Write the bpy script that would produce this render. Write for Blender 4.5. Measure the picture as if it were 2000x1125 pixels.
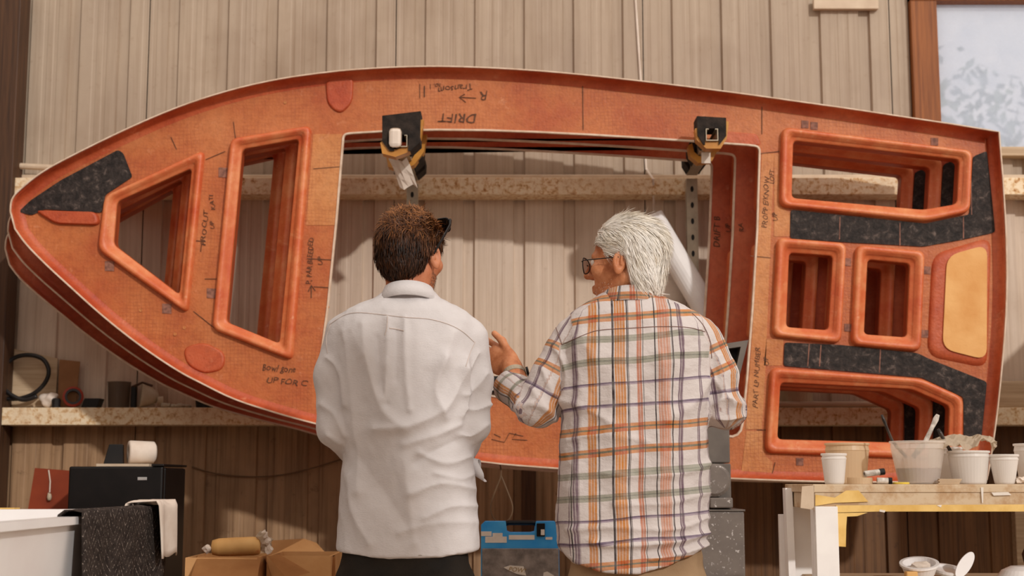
import bpy, bmesh, math, random
import numpy as np
from mathutils import Vector, Matrix
from mathutils.bvhtree import BVHTree

random.seed(7); RNG = np.random.default_rng(7)
for o in list(bpy.data.objects): bpy.data.objects.remove(o)
SC = bpy.context.scene
COL = SC.collection

# ------------------------------------------------------------------ camera
FPX = 2778.0; ZC = 1.02; TH = math.atan(378.0 / FPX)
cam_d = bpy.data.cameras.new('camera'); cam = bpy.data.objects.new('camera', cam_d); COL.objects.link(cam)
cam.location = (0, 0, ZC); cam.rotation_euler = (math.pi / 2 + TH, 0, 0)
cam_d.lens = 50.0; cam_d.sensor_width = 36.0; cam_d.clip_end = 200
cam_d.dof.use_dof = True; cam_d.dof.focus_distance = 3.85; cam_d.dof.aperture_fstop = 3.6
SC.camera = cam

# ------------------------------------------------------------------ world, sun, exposure
W = bpy.data.worlds.new('sky'); SC.world = W; W.use_nodes = True
W.node_tree.nodes['Background'].inputs[0].default_value = (1.0, 0.87, 0.76, 1)
W.node_tree.nodes['Background'].inputs[1].default_value = 1.2
sun_d = bpy.data.lights.new('sun', 'SUN'); sun = bpy.data.objects.new('sun', sun_d); COL.objects.link(sun)
sun_d.energy = 1.9; sun_d.color = (1.0, 0.955, 0.90); sun_d.angle = math.radians(1.6)
SUN_AZ, SUN_EL = math.radians(30), math.radians(24)      # to the right of the line behind the camera, above the horizon
to_sun = Vector((math.sin(SUN_AZ) * math.cos(SUN_EL), -math.cos(SUN_AZ) * math.cos(SUN_EL), math.sin(SUN_EL)))
sun.rotation_euler = to_sun.to_track_quat('Z', 'Y').to_euler(); sun.location = (3, -4, 6)
SC.view_settings.view_transform = 'Standard'; SC.view_settings.look = 'None'
SC.view_settings.exposure = -0.17; SC.view_settings.gamma = 1.0; SC.view_settings.use_curve_mapping = False

# ------------------------------------------------------------------ helpers
CT, ST = math.cos(TH), math.sin(TH)
def P(px, py, D):
    u = (px - 1000.0) / FPX; v = (562.5 - py) / FPX
    t = D / (CT - v * ST)
    return Vector((u * t, D, ZC + (ST + v * CT) * t))
def PX(px, D, py=562.5): return P(px, py, D).x
def PZ(py, D): return P(1000, py, D).z
def proj(V):
    x, y, z = V[:, 0], V[:, 1], V[:, 2] - ZC
    dep = y * CT + z * ST; up = -y * ST + z * CT
    return np.stack([1000 + FPX * x / dep, 562.5 - FPX * up / dep], 1)
def lin(c):
    c = c / 255.0
    return c / 12.92 if c <= 0.04045 else ((c + 0.055) / 1.055) ** 2.4
def S(r, g, b): return (lin(r), lin(g), lin(b), 1.0)

def thing(name, label, cat, loc=(0, 0, 0), rotz=0, group=None):
    o = bpy.data.objects.new(name, None); COL.objects.link(o)
    o.empty_display_size = 0.05
    o.location = loc; o.rotation_euler = (0, 0, rotz); tag(o, label, cat, group); return o
def tag(o, label, cat, group=None):
    o['label'] = label; o['category'] = cat
    if group: o['group'] = group
    return o
def link(name, me, m, parent=None, world=True, label=None, smooth=False):
    """me given in world coordinates; with a parent it is moved into the parent's frame"""
    o = bpy.data.objects.new(name, me); COL.objects.link(o)
    if m is not None and len(me.materials) == 0: me.materials.append(m)
    if smooth: me.polygons.foreach_set('use_smooth', [True] * len(me.polygons))
    if parent is not None:
        o.parent = parent
        if world:
            o.matrix_parent_inverse = Matrix.Identity(4)
            me.transform(parent_mat(parent).inverted())
    if label: o['label'] = label
    return o
def parent_mat(p):
    m = Matrix.Translation(p.location) @ p.rotation_euler.to_matrix().to_4x4()
    return parent_mat(p.parent) @ m if p.parent else m
def recenter(o):
    """move a top-level mesh's origin to the middle of its base"""
    me = o.data; co = np.empty(len(me.vertices) * 3); me.vertices.foreach_get('co', co); co = co.reshape(-1, 3)
    c = (co.min(0) + co.max(0)) / 2; c[2] = co[:, 2].min()
    me.transform(Matrix.Translation(-Vector(c))); o.location = Vector(c); return o
def single(name, me, m, label, cat, group=None, smooth=False):
    o = link(name, me, m, None, smooth=smooth); tag(o, label, cat, group); return recenter(o)

def pyd(verts, faces, name='m'):
    me = bpy.data.meshes.new(name); me.from_pydata([tuple(v) for v in verts], [], faces); me.update(); return me
def bm_done(bm, fix=True, name='m'):
    if fix: bmesh.ops.recalc_face_normals(bm, faces=bm.faces)
    me = bpy.data.meshes.new(name); bm.to_mesh(me); bm.free(); return me
def bm_box(bm, x0, x1, y0, y1, z0, z1, bev=0.0, mat=None):
    r = bmesh.ops.create_cube(bm, size=1.0); vs = r['verts']
    for v in vs:
        v.co = Vector((x0 + (v.co.x + .5) * (x1 - x0), y0 + (v.co.y + .5) * (y1 - y0), z0 + (v.co.z + .5) * (z1 - z0)))
        if mat is not None: v.co = mat @ v.co
    if bev > 0:
        es = list({e for v in vs for e in v.link_edges})
        bmesh.ops.bevel(bm, geom=es, offset=bev, segments=2, profile=.5, affect='EDGES')
def box(x0, x1, y0, y1, z0, z1, bev=0.0, mat=None):
    bm = bmesh.new(); bm_box(bm, min(x0, x1), max(x0, x1), min(y0, y1), max(y0, y1), min(z0, z1), max(z0, z1), bev, mat); return bm_done(bm)
def pxbox(x0, y0, x1, y1, D0, D1, bev=0.0):
    return box(PX(x0, D0), PX(x1, D0), D0, D1, PZ(y1, D0), PZ(y0, D0), bev)
def bm_tube(bm, pts, rad, seg=8, closed=False, caps=True, flat=None):
    pts = [Vector(p) for p in pts]; n = len(pts); rings = []
    rad = rad if hasattr(rad, '__len__') else [rad] * n
    prev = None
    for i, p in enumerate(pts):
        if closed: t = pts[(i + 1) % n] - pts[i - 1]
        else: t = pts[min(i + 1, n - 1)] - pts[max(i - 1, 0)]
        t.normalize()
        if prev is None:
            a = Vector((0, 0, 1)) if abs(t.z) < .9 else Vector((1, 0, 0))
            s = t.cross(a).normalized()
        else:
            s = (prev - t * prev.dot(t)).normalized()
        prev = s; b = t.cross(s)
        fl = flat if flat else 1.0
        rings.append([bm.verts.new(p + s * math.cos(2 * math.pi * k / seg) * rad[i] + b * math.sin(2 * math.pi * k / seg) * rad[i] * fl) for k in range(seg)])
    m = n if closed else n - 1
    for i in range(m):
        A, B = rings[i], rings[(i + 1) % n]
        for k in range(seg): bm.faces.new((A[k], A[(k + 1) % seg], B[(k + 1) % seg], B[k]))
    if caps and not closed:
        bm.faces.new(rings[0][::-1]); bm.faces.new(rings[-1])
def tube(pts, rad, seg=8, closed=False, caps=True, flat=None):
    bm = bmesh.new(); bm_tube(bm, pts, rad, seg, closed, caps, flat); return bm_done(bm)
def lathe(profile, c, seg=32, axis=None, ripple=None):
    """profile: list of (r, h) along axis (default +Z) from c"""
    ax = Vector(axis).normalized() if axis is not None else Vector((0, 0, 1))
    a = Vector((1, 0, 0)) if abs(ax.x) < .9 else Vector((0, 1, 0))
    s = ax.cross(a).normalized(); t = ax.cross(s); c = Vector(c)
    V, F = [], []
    for j, (r, h) in enumerate(profile):
        for k in range(seg):
            th = 2 * math.pi * k / seg; rr = r
            V.append(c + ax * h + (s * math.cos(th) + t * math.sin(th)) * rr)
    for j in range(len(profile) - 1):
        for k in range(seg):
            F.append((j * seg + k, j * seg + (k + 1) % seg, (j + 1) * seg + (k + 1) % seg, (j + 1) * seg + k))
    bm = bmesh.new(); me = pyd(V, F); bm.from_mesh(me); bpy.data.meshes.remove(me)
    bmesh.ops.remove_doubles(bm, verts=bm.verts, dist=1e-5)
    be = [e for e in bm.edges if e.is_boundary]
    if be: bmesh.ops.holes_fill(bm, edges=be, sides=0)
    return bm_done(bm)
def round_poly(pts, r, n=4):
    out = []; N = len(pts); rr = r if hasattr(r, '__len__') else [r] * N
    for i in range(N):
        p0, p1, p2 = Vector(pts[i - 1]), Vector(pts[i]), Vector(pts[(i + 1) % N])
        a = (p0 - p1); b = (p2 - p1); q = min(rr[i], a.length * .45, b.length * .45)
        A = p1 + a.normalized() * q; B = p1 + b.normalized() * q
        for k in range(n + 1):
            t = k / n; out.append(tuple((1 - t) ** 2 * A + 2 * t * (1 - t) * p1 + t * t * B))
    return out
def resample(pts, n, closed=False):
    p = np.array(pts, float)
    if closed: p = np.vstack([p, p[:1]])
    d = np.r_[0, np.cumsum(np.linalg.norm(np.diff(p, axis=0), axis=1))]
    s = np.linspace(0, d[-1], n + (1 if closed else 0))
    q = np.stack([np.interp(s, d, p[:, k]) for k in range(p.shape[1])], 1)
    return q[:-1] if closed else q
def smooth_curve(pts, n, closed=False):
    """Catmull-Rom through the points"""
    p = [np.array(q, float) for q in pts]; N = len(p); out = []
    for i in range(N if closed else N - 1):
        a, b, c, d = (p[(i + k) % N] if closed else p[min(max(i + k, 0), N - 1)] for k in (-1, 0, 1, 2))
        for j in range(n):
            t = j / n
            out.append(.5 * (2 * b + (c - a) * t + (2 * a - 5 * b + 4 * c - d) * t * t + (3 * b - a - 3 * c + d) * t ** 3))
    if not closed: out.append(p[-1])
    return out
def filled(polys, thick, name='m'):
    """flat plate in XZ with holes; polys of (x, z); front face at y=0, back at y=thick"""
    cu = bpy.data.curves.new('tmp', 'CURVE'); cu.dimensions = '2D'; cu.fill_mode = 'BOTH'; cu.extrude = thick / 2
    for pl in polys:
        sp = cu.splines.new('POLY'); sp.points.add(len(pl) - 1); sp.use_cyclic_u = True
        for q, pt in zip(sp.points, pl): q.co = (pt[0], pt[1], 0, 1)
    ob = bpy.data.objects.new('tmp', cu); COL.objects.link(ob)
    dg = bpy.context.evaluated_depsgraph_get()
    me = bpy.data.meshes.new_from_object(ob.evaluated_get(dg))
    bpy.data.objects.remove(ob); bpy.data.curves.remove(cu)
    me.transform(Matrix(((1, 0, 0, 0), (0, 0, 1, thick / 2), (0, 1, 0, 0), (0, 0, 0, 1))))
    me.materials.clear()
    bm = bmesh.new(); bm.from_mesh(me); bmesh.ops.remove_doubles(bm, verts=bm.verts, dist=1e-6)
    bmesh.ops.recalc_face_normals(bm, faces=bm.faces); bm.to_mesh(me); bm.free(); return me
def loft(rings, closed=True, cap=False):
    n = len(rings[0]); V = [v for r in rings for v in r]; F = []
    for j in range(len(rings) - 1):
        for k in range(n if closed else n - 1):
            F.append((j * n + k, j * n + (k + 1) % n, (j + 1) * n + (k + 1) % n, (j + 1) * n + k))
    if cap: F.append(tuple(range(n))[::-1]); F.append(tuple(range((len(rings) - 1) * n, len(rings) * n)))
    bm = bmesh.new(); me = pyd(V, F); bm.from_mesh(me); bpy.data.meshes.remove(me); return bm_done(bm)
def copy_tree(o, parent=None):
    c = o.copy(); COL.objects.link(c); c.parent = parent
    for ch in o.children: copy_tree(ch, c)
    return c

# ------------------------------------------------------------------ materials
class NT:
    def __init__(s, name):
        s.m = bpy.data.materials.new(name); s.m.use_nodes = True; s.t = s.m.node_tree; s.n = s.t.nodes
        s.b = s.n['Principled BSDF']; s.out = s.n['Material Output']
    def add(s, typ, **kw):
        n = s.n.new(typ)
        for k, v in kw.items(): setattr(n, k, v)
        return n
    def lk(s, a, b): s.t.links.new(a, b)
    def coord(s, scale=(1, 1, 1), kind='Object'):
        tc = s.add('ShaderNodeTexCoord'); mp = s.add('ShaderNodeMapping'); mp.inputs['Scale'].default_value = scale
        s.lk(tc.outputs[kind], mp.inputs['Vector']); return mp.outputs[0]
    def noise(s, vec, scale, detail=4, rough=.55, dist=0):
        n = s.add('ShaderNodeTexNoise'); n.inputs['Scale'].default_value = scale; n.inputs['Detail'].default_value = detail
        n.inputs['Roughness'].default_value = rough; n.inputs['Distortion'].default_value = dist
        s.lk(vec, n.inputs['Vector']); return n.outputs['Fac']
    def ramp(s, fac, stops, interp='LINEAR'):
        r = s.add('ShaderNodeValToRGB'); cr = r.color_ramp; cr.interpolation = interp
        while len(cr.elements) < len(stops): cr.elements.new(0.5)
        for e, (p, c) in zip(cr.elements, sorted(stops, key=lambda q: q[0])):
            e.position = p; e.color = c if hasattr(c, '__len__') else (c, c, c, 1)
        s.lk(fac, r.inputs[0]); return r.outputs[0]
    def mix(s, fac, a, b, mode='MIX'):
        n = s.add('ShaderNodeMix'); n.data_type = 'RGBA'; n.blend_type = mode
        for sock, v in ((n.inputs[0], fac), (n.inputs[6], a), (n.inputs[7], b)):
            if hasattr(v, 'links'): s.lk(v, sock)
            else: sock.default_value = v
        return n.outputs[2]
    def math(s, op, a, b=None):
        n = s.add('ShaderNodeMath', operation=op)
        for sock, v in ((n.inputs[0], a), (n.inputs[1], b)):
            if v is None: continue
            if hasattr(v, 'links'): s.lk(v, sock)
            else: sock.default_value = v
        return n.outputs[0]
    def bump(s, h, strength=.3, dist=.01):
        b = s.add('ShaderNodeBump'); b.inputs['Strength'].default_value = strength; b.inputs['Distance'].default_value = dist
        s.lk(h, b.inputs['Height']); s.lk(b.outputs[0], s.b.inputs['Normal'])
    def color(s, c):
        if hasattr(c, 'links'): s.lk(c, s.b.inputs['Base Color'])
        else: s.b.inputs['Base Color'].default_value = c
    def set(s, rough=.6, metal=0, spec=.5):
        s.b.inputs['Roughness'].default_value = rough; s.b.inputs['Metallic'].default_value = metal
        s.b.inputs['Specular IOR Level'].default_value = spec; return s.m

def pm(name, c1, c2=None, scale=10, rough=.6, metal=0, bump=0, bscale=80, stretch=(1, 1, 1), lo=.35, hi=.65, spec=.4, detail=4, c3=None):
    n = NT(name); v = n.coord(stretch)
    if c2 is None: c2 = tuple(min(1, x * 1.18) for x in c1[:3]) + (1,)
    st = [(lo, c1), (hi, c2)]
    if c3: st.append((min(.99, hi + .12), c3))
    n.color(n.ramp(n.noise(v, scale, detail), st))
    if bump: n.bump(n.noise(v, bscale, 3), bump, .004)
    return n.set(rough, metal, spec)

M = {}
def laminate(name, base, red, pale, grid=.013, gl=.55):
    n = NT(name); v = n.coord()
    blot = n.ramp(n.noise(v, 3.2, 6, .6), [(.36, red), (.50, base), (.66, pale)])
    sp = n.ramp(n.noise(n.coord((1, 1, 1)), 42, 5, .7), [(.36, (.70, .62, .58, 1)), (.55, (1, 1, 1, 1)), (.72, (1.0, 1.0, 1.0, 1))])
    c = n.mix(.55, blot, sp, 'MULTIPLY')
    white = n.ramp(n.noise(v, 17, 6, .75, .4), [(.60, 0.0), (.74, 1.0)])
    c = n.mix(n.math('MULTIPLY', white, .55), c, S(220, 158, 120))
    sx = n.add('ShaderNodeSeparateXYZ'); n.lk(v, sx.inputs[0])
    wob = n.math('MULTIPLY', n.noise(v, 6, 2), .03)
    gx = n.math('LESS_THAN', n.math('FRACT', n.math('DIVIDE', n.math('ADD', sx.outputs[0], wob), grid)), .13)
    gz = n.math('LESS_THAN', n.math('FRACT', n.math('DIVIDE', n.math('ADD', sx.outputs[2], wob), grid)), .13)
    gm = n.ramp(n.noise(v, 5, 3), [(.40, 0.0), (.58, 1.0)])
    g = n.math('MULTIPLY', n.math('MULTIPLY', n.math('MAXIMUM', gx, gz), gm), gl)
    c = n.mix(g, c, S(150, 70, 38))
    n.color(c)
    h = n.math('ADD', n.noise(v, 130, 3), n.math('MULTIPLY', n.noise(v, 14, 4), 1.6))
    n.bump(h, .35, .004)
    return n.set(.52, 0, .45)
M['lam'] = laminate('orange_laminate', S(190, 108, 58), S(178, 88, 46), S(200, 124, 74))
M['lam_red'] = laminate('red_laminate', S(190, 88, 50), S(174, 68, 36), S(202, 110, 72), gl=.2)
M['lam_pale'] = laminate('pale_laminate', S(202, 132, 76), S(190, 114, 60), S(212, 150, 96), gl=.45)
def frame_mat():
    n = NT('hatch_frame_laminate'); v = n.coord()
    c = n.ramp(n.noise(v, 7, 6, .65), [(.32, S(196, 84, 46)), (.5, S(212, 112, 66)), (.68, S(226, 148, 98))])
    w = n.ramp(n.noise(v, 30, 5, .7), [(.62, 0.0), (.76, 1.0)])
    c = n.mix(n.math('MULTIPLY', w, .6), c, S(232, 182, 142)); w2 = n.ramp(n.noise(n.coord((1, 1, 1)), 11, 6, .75, .8), [(.55, 0.0), (.72, 1.0)]); c = n.mix(n.math('MULTIPLY', w2, .5), c, S(224, 160, 112))
    n.color(c); n.bump(n.noise(v, 90, 3), .25, .004); return n.set(.45, 0, .5)
M['frame'] = frame_mat()
M['wood_stripe'] = pm('laminate_edge_layers', S(150, 62, 30), S(188, 92, 50), 6, .5, stretch=(1, 22, 1))
M['pale_edge'] = pm('cut_edge_pale', S(206, 178, 154), S(226, 204, 184), 30, .6)
def carbon_mat():
    n = NT('black_core_patch'); v = n.coord()
    c = n.ramp(n.noise(v, 36, 7, .75, .6), [(.40, S(30, 25, 24)), (.56, S(56, 48, 45)), (.74, S(128, 112, 104))])
    n.color(c); n.bump(n.noise(v, 90, 4), .6, .005); return n.set(.7, 0, .3)
M['carbon'] = carbon_mat()
M['marker'] = pm('black_marker_ink', S(76, 46, 30), S(108, 68, 44), 60, .7)
M['pad'] = pm('orange_foam_core', S(222, 160, 92), S(236, 182, 116), 9, .7, bump=.2)
M['greypatch'] = pm('grey_glue_spot', S(110, 72, 60), S(160, 110, 92), 60, .7)
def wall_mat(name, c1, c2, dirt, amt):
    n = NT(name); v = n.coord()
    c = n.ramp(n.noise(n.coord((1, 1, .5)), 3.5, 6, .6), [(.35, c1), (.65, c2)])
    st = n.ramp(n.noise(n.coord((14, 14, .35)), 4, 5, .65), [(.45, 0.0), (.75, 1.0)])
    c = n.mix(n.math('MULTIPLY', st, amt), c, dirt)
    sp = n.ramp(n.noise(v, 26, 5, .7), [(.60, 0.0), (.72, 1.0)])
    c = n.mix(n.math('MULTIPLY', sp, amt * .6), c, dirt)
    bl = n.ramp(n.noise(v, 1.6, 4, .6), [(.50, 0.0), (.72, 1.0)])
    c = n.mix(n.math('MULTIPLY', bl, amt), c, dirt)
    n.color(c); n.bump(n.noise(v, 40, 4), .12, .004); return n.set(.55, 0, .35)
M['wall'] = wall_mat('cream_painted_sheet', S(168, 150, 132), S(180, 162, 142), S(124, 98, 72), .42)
M['wall_mid'] = wall_mat('lightened_grubby_sheet', S(208, 188, 168), S(220, 202, 184), S(150, 118, 88), .40)  # lightened in colour to make up for light the decks block
M['wall_low'] = wall_mat('dirty_shaded_sheet', S(164, 130, 98), S(180, 146, 112), S(84, 54, 30), .8)  # dirt, plus the shade under the low girt put into the colour
M['wall_shade'] = wall_mat('shaded_low_sheet', S(104, 70, 42), S(122, 86, 54), S(46, 26, 14), .85)  # shade on the lower right wall, put into the sheet colour
M['cream'] = pm('cream_paint', S(196, 174, 150), S(210, 190, 166), 14, .55, bump=.1)
def rust_mat():
    n = NT('rusty_cream_steel'); v = n.coord()
    c = n.ramp(n.noise(v, 45, 6, .75), [(.36, S(160, 98, 46)), (.44, S(216, 178, 128)), (.52, S(240, 220, 188)), (.75, S(244, 230, 204))])
    c = n.mix(n.ramp(n.noise(v, 4, 4), [(.45, 0.0), (.7, .75)]), c, S(220, 196, 164))
    n.color(c); n.bump(n.noise(v, 70, 4), .4, .004); return n.set(.7, 0, .3)
M['rust'] = rust_mat()
def wood(name, a, b, stretch=(30, 30, 1.2), rough=.6):
    return pm(name, a, b, 3, rough, stretch=stretch, detail=6, bump=.15, bscale=20)
M['wood_frame'] = wood('brown_window_wood', S(120, 66, 26), S(152, 90, 42))
M['wood_dark'] = wood('dark_timber', S(58, 36, 22), S(86, 56, 34))
M['timber'] = wood('dusty_timber', S(176, 150, 120), S(200, 176, 146), stretch=(1.2, 30, 30))
M['concrete'] = pm('dusty_concrete', S(186, 166, 146), S(204, 186, 166), 4, .85, bump=.3)
M['black'] = pm('black_plastic', S(9, 7, 8), S(18, 14, 14), 20, .45, spec=.3)
M['foam'] = pm('black_foam', S(22, 16, 13), S(50, 40, 34), 30, .9, bump=.5, bscale=120)
M['tape'] = pm('brown_packing_tape', S(182, 122, 48), S(204, 146, 66), 20, .35)
M['tape_y'] = pm('yellow_masking_tape', S(216, 174, 92), S(234, 198, 122), 20, .6)
M['paper'] = pm('white_paper', S(214, 198, 184), S(228, 216, 204), 14, .7)
M['zinc'] = pm('galvanised_steel', S(158, 146, 128), S(186, 174, 154), 18, .42, metal=.45)
M['white'] = pm('white_gelcoat', S(240, 236, 236), S(246, 244, 244), 5, .28, spec=.5)
M['white_paint'] = pm('white_painted_wood', S(238, 235, 234), S(246, 244, 242), 12, .5)
M['grey'] = pm('grey_machine_paint', S(96, 88, 82), S(110, 102, 95), 16, .5)
def spatter():
    n = NT('grey_paint_with_white_dust'); v = n.coord()
    c = n.ramp(n.noise(v, 10, 4), [(.3, S(100, 91, 86)), (.7, S(122, 112, 104))])
    w = n.ramp(n.noise(v, 75, 4, .7), [(.60, 0.0), (.64, 1.0)])
    big = n.ramp(n.noise(v, 6, 4, .6), [(.42, 0.0), (.62, 1.0)])
    c = n.mix(n.math('MULTIPLY', w, big), c, S(222, 216, 214)); n.color(c); return n.set(.6)
M['spatter'] = spatter()
M['card'] = pm('cardboard', S(204, 152, 98), S(216, 166, 112), 12, .8, bump=.1)
M['card_in'] = pm('cardboard_inside', S(184, 130, 78), S(198, 146, 92), 12, .85)
M['kraft'] = pm('kraft_paper', S(214, 164, 98), S(226, 180, 114), 14, .6, c3=S(196, 110, 60))
M['redboard'] = pm('red_brown_board', S(112, 40, 18), S(146, 60, 28), 4, .6)
M['blue'] = pm('blue_plastic', S(44, 152, 232), S(78, 176, 240), 10, .45)
M['greyfoil'] = pm('dusty_grey_panel', S(110, 102, 98), S(156, 146, 140), 28, .6, bump=.3)
M['towel'] = None
M['sticker'] = pm('white_sticker', S(224, 216, 206), S(236, 228, 218), 30, .5)
M['gold'] = pm('gold_print', S(150, 120, 60), None, 30, .5)
M['orange_sticker'] = pm('orange_sticker', S(216, 156, 60), None, 30, .5)
M['yellow'] = pm('yellow_plastic', S(214, 186, 70), None, 30, .5)
M['brush_black'] = pm('black_lacquer', S(20, 15, 13), S(70, 60, 54), 40, .3)
M['brush_white'] = pm('white_worn_lacquer', S(150, 140, 128), S(226, 220, 212), 60, .4)
M['hose'] = pm('black_rubber', S(18, 16, 18), S(34, 30, 30), 14, .4)
M['redtape'] = pm('red_tape', S(150, 50, 30), None, 20, .5)
M['cable'] = pm('brown_grey_cable', S(104, 80, 58), None, 20, .6)
M['lamp'] = pm('cream_enamel', S(176, 160, 136), S(196, 180, 156), 12, .4)
M['dark_khaki'] = pm('dark_olive_cloth', S(16, 12, 8), S(34, 26, 16), 8, .85, bump=.4, bscale=300)
M['khaki'] = pm('khaki_cloth', S(150, 122, 92), S(168, 140, 108), 8, .85, bump=.3, bscale=300)
M['leather'] = pm('brown_leather', S(70, 44, 28), S(96, 62, 40), 20, .5)
M['silver'] = pm('silver_badge', S(190, 190, 190), None, 20, .3, metal=.6)
def plastic(name, c, alpha, rough=.4):
    n = NT(name); v = n.coord(); n.color(c); n.set(rough, 0, .5)
    tr = n.add('ShaderNodeBsdfTranslucent'); tr.inputs[0].default_value = c
    m1 = n.add('ShaderNodeMixShader'); m1.inputs[0].default_value = .35
    n.lk(n.b.outputs[0], m1.inputs[1]); n.lk(tr.outputs[0], m1.inputs[2])
    tp = n.add('ShaderNodeBsdfTransparent'); tp.inputs[0].default_value = (1, .97, .93, 1)
    m2 = n.add('ShaderNodeMixShader'); m2.inputs[0].default_value = alpha
    n.lk(m1.outputs[0], m2.inputs[1]); n.lk(tp.outputs[0], m2.inputs[2]); n.lk(m2.outputs[0], n.out.inputs['Surface'])
    return n.m
M['cup'] = plastic('white_translucent_plastic', S(244, 240, 236), .08)
M['cup_cream'] = plastic('cream_translucent_plastic', S(232, 208, 174), .15)
M['bucket'] = plastic('clear_milky_plastic', S(242, 236, 230), .52)
M['film'] = plastic('crumpled_plastic_film', S(214, 200, 180), .35)
M['resin'] = pm('brown_resin', S(104, 60, 34), S(124, 76, 46), 6, .2)
def skin(name, a, b, c):
    n = NT(name); v = n.coord()
    col = n.ramp(n.noise(v, 26, 5, .6), [(.34, a), (.5, b), (.68, c)])
    n.color(col); n.bump(n.noise(v, 170, 4), .3, .002); n.set(.5, 0, .35)
    n.b.inputs['Subsurface Weight'].default_value = .12; n.b.inputs['Subsurface Radius'].default_value = (.012, .004, .002)
    n.b.inputs['Subsurface Scale'].default_value = .5
    return n.m
M['skin_young'] = skin('tanned_skin_young', S(176, 104, 70), S(192, 122, 88), S(202, 136, 100))
M['skin_old'] = skin('tanned_skin_old', S(166, 98, 62), S(194, 126, 86), S(210, 146, 106))
def hair_mat(name, stops, rough=.35):
    n = NT(name); at = n.add('ShaderNodeAttribute', attribute_name='rnd')
    n.color(n.ramp(at.outputs['Fac'], stops)); return n.set(rough, 0, .25)
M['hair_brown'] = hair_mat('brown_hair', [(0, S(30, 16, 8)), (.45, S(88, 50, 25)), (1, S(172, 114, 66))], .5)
M['hair_white'] = hair_mat('white_grey_hair', [(0, S(188, 168, 140)), (.3, S(236, 229, 216)), (1, S(250, 248, 245))], .45)
M['stubble'] = hair_mat('stubble_hair', [(0, S(60, 38, 22)), (1, S(120, 84, 54))])
M['lens'] = pm('dark_lens', S(8, 8, 10), None, 10, .08, spec=.7)
def glass_lens():
    n = NT('pale_tinted_lens'); n.color(S(150, 120, 110)); n.set(.05)
    tp = n.add('ShaderNodeBsdfTransparent'); tp.inputs[0].default_value = (.86, .78, .74, 1)
    m2 = n.add('ShaderNodeMixShader'); m2.inputs[0].default_value = .82
    n.lk(n.b.outputs[0], m2.inputs[1]); n.lk(tp.outputs[0], m2.inputs[2]); n.lk(m2.outputs[0], n.out.inputs['Surface']); return n.m
M['lens_clear'] = glass_lens()
M['eye'] = pm('eye_white', S(220, 212, 204), None, 10, .2)
def shirt_white():
    n = NT('white_cotton'); v = n.coord()
    n.color(n.ramp(n.noise(v, 7, 4), [(.3, S(204, 200, 201)), (.7, S(214, 210, 211))]))
    h = n.math('ADD', n.noise(n.coord((1, 1, 3)), 130, 4, .6), n.math('MULTIPLY', n.noise(v, 24, 4, .6), 2.2))
    n.bump(h, .28, .004); return n.set(.8, 0, .2)
M['shirt_white'] = shirt_white()
WH = (1, 1, 1, 1)
def plaid():
    n = NT('plaid_cotton')
    au = n.add('ShaderNodeAttribute', attribute_name='fab_u').outputs['Fac']
    av = n.add('ShaderNodeAttribute', attribute_name='fab_v').outputs['Fac']
    LU = .405; LV = .351
    fu = n.math('FRACT', n.math('DIVIDE', au, LU)); fv = n.math('FRACT', n.math('DIVIDE', av, LV))
    def stripes(L, items):
        out = [(0.0, WH)]
        for a, b, c in items:
            out.append((a / L, c)); out.append((b / L, WH))
        res = []
        for i, (p, c) in enumerate(out):
            if i + 1 < len(out) and abs(out[i + 1][0] - p) < 1e-6: continue
            res.append((p, c))
        return res
    def q(px): return (px - 1100) * .00136
    BK, PU, OR, RD, PK, GY, YL = S(58, 46, 50), S(140, 118, 136), S(232, 160, 84), S(226, 154, 122), S(236, 176, 146), S(196, 192, 188), S(226, 190, 130)
    vst = [(q(1106), q(1110), PU), (q(1112), q(1116), BK), (q(1117), q(1127), PU), (q(1143), q(1159), OR), (q(1162), q(1166), BK),
           (q(1188), q(1192), BK), (q(1194), q(1215), OR), (q(1217), q(1221), BK), (q(1237), q(1246), RD), (q(1248), q(1250), BK),
           (q(1270), q(1273), BK), (q(1277), q(1300), PK), (q(1302), q(1305), BK), (q(1316), q(1325), PU), (q(1355), q(1364), PU)]
    V = n.ramp(fu, stripes(LU, vst), 'CONSTANT')
    u2 = LV / 6
    DP, OG, TE, GG = S(128, 112, 142), S(238, 168, 106), S(140, 140, 116), S(190, 196, 182)
    hst = []
    for i, kind in enumerate('PPOOGG'):
        c = (5.5 - i) * u2
        if kind == 'P': hst.append((c - .006, c - .002, S(196, 186, 204))); hst.append((c - .002, c + .003, DP))
        if kind == 'O': hst.append((c - .011, c - .003, OG)); hst.append((c - .003, c + .002, TE)); hst.append((c + .002, c + .010, OG))
        if kind == 'G': hst.append((c - .009, c - .001, GG)); hst.append((c - .001, c + .001, S(150, 160, 146))); hst.append((c + .001, c + .009, GG))
    hst.sort(key=lambda r: r[0])
    H = n.ramp(fv, stripes(LV, hst), 'CONSTANT')
    fine = n.math('GREATER_THAN', n.math('FRACT', n.math('DIVIDE', au, .0075)), .72)
    V = n.mix(n.math('MULTIPLY', fine, .55), V, WH)
    c = n.mix(1.0, V, H, 'MULTIPLY')
    v = n.coord()
    fade = n.ramp(n.noise(v, 40, 4), [(.3, .0), (.7, .22)])
    c = n.mix(fade, c, (1, 1, 1, 1))
    c = n.mix(1.0, c, S(206, 198, 196), 'MULTIPLY')
    n.color(c)
    h = n.math('ADD', n.noise(v, 160, 3), n.math('MULTIPLY', n.noise(n.coord((1, 1, 2.5)), 22, 4, .6), 2.5))
    n.bump(h, .3, .004); return n.set(.8, 0, .2)
M['plaid'] = plaid()
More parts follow.
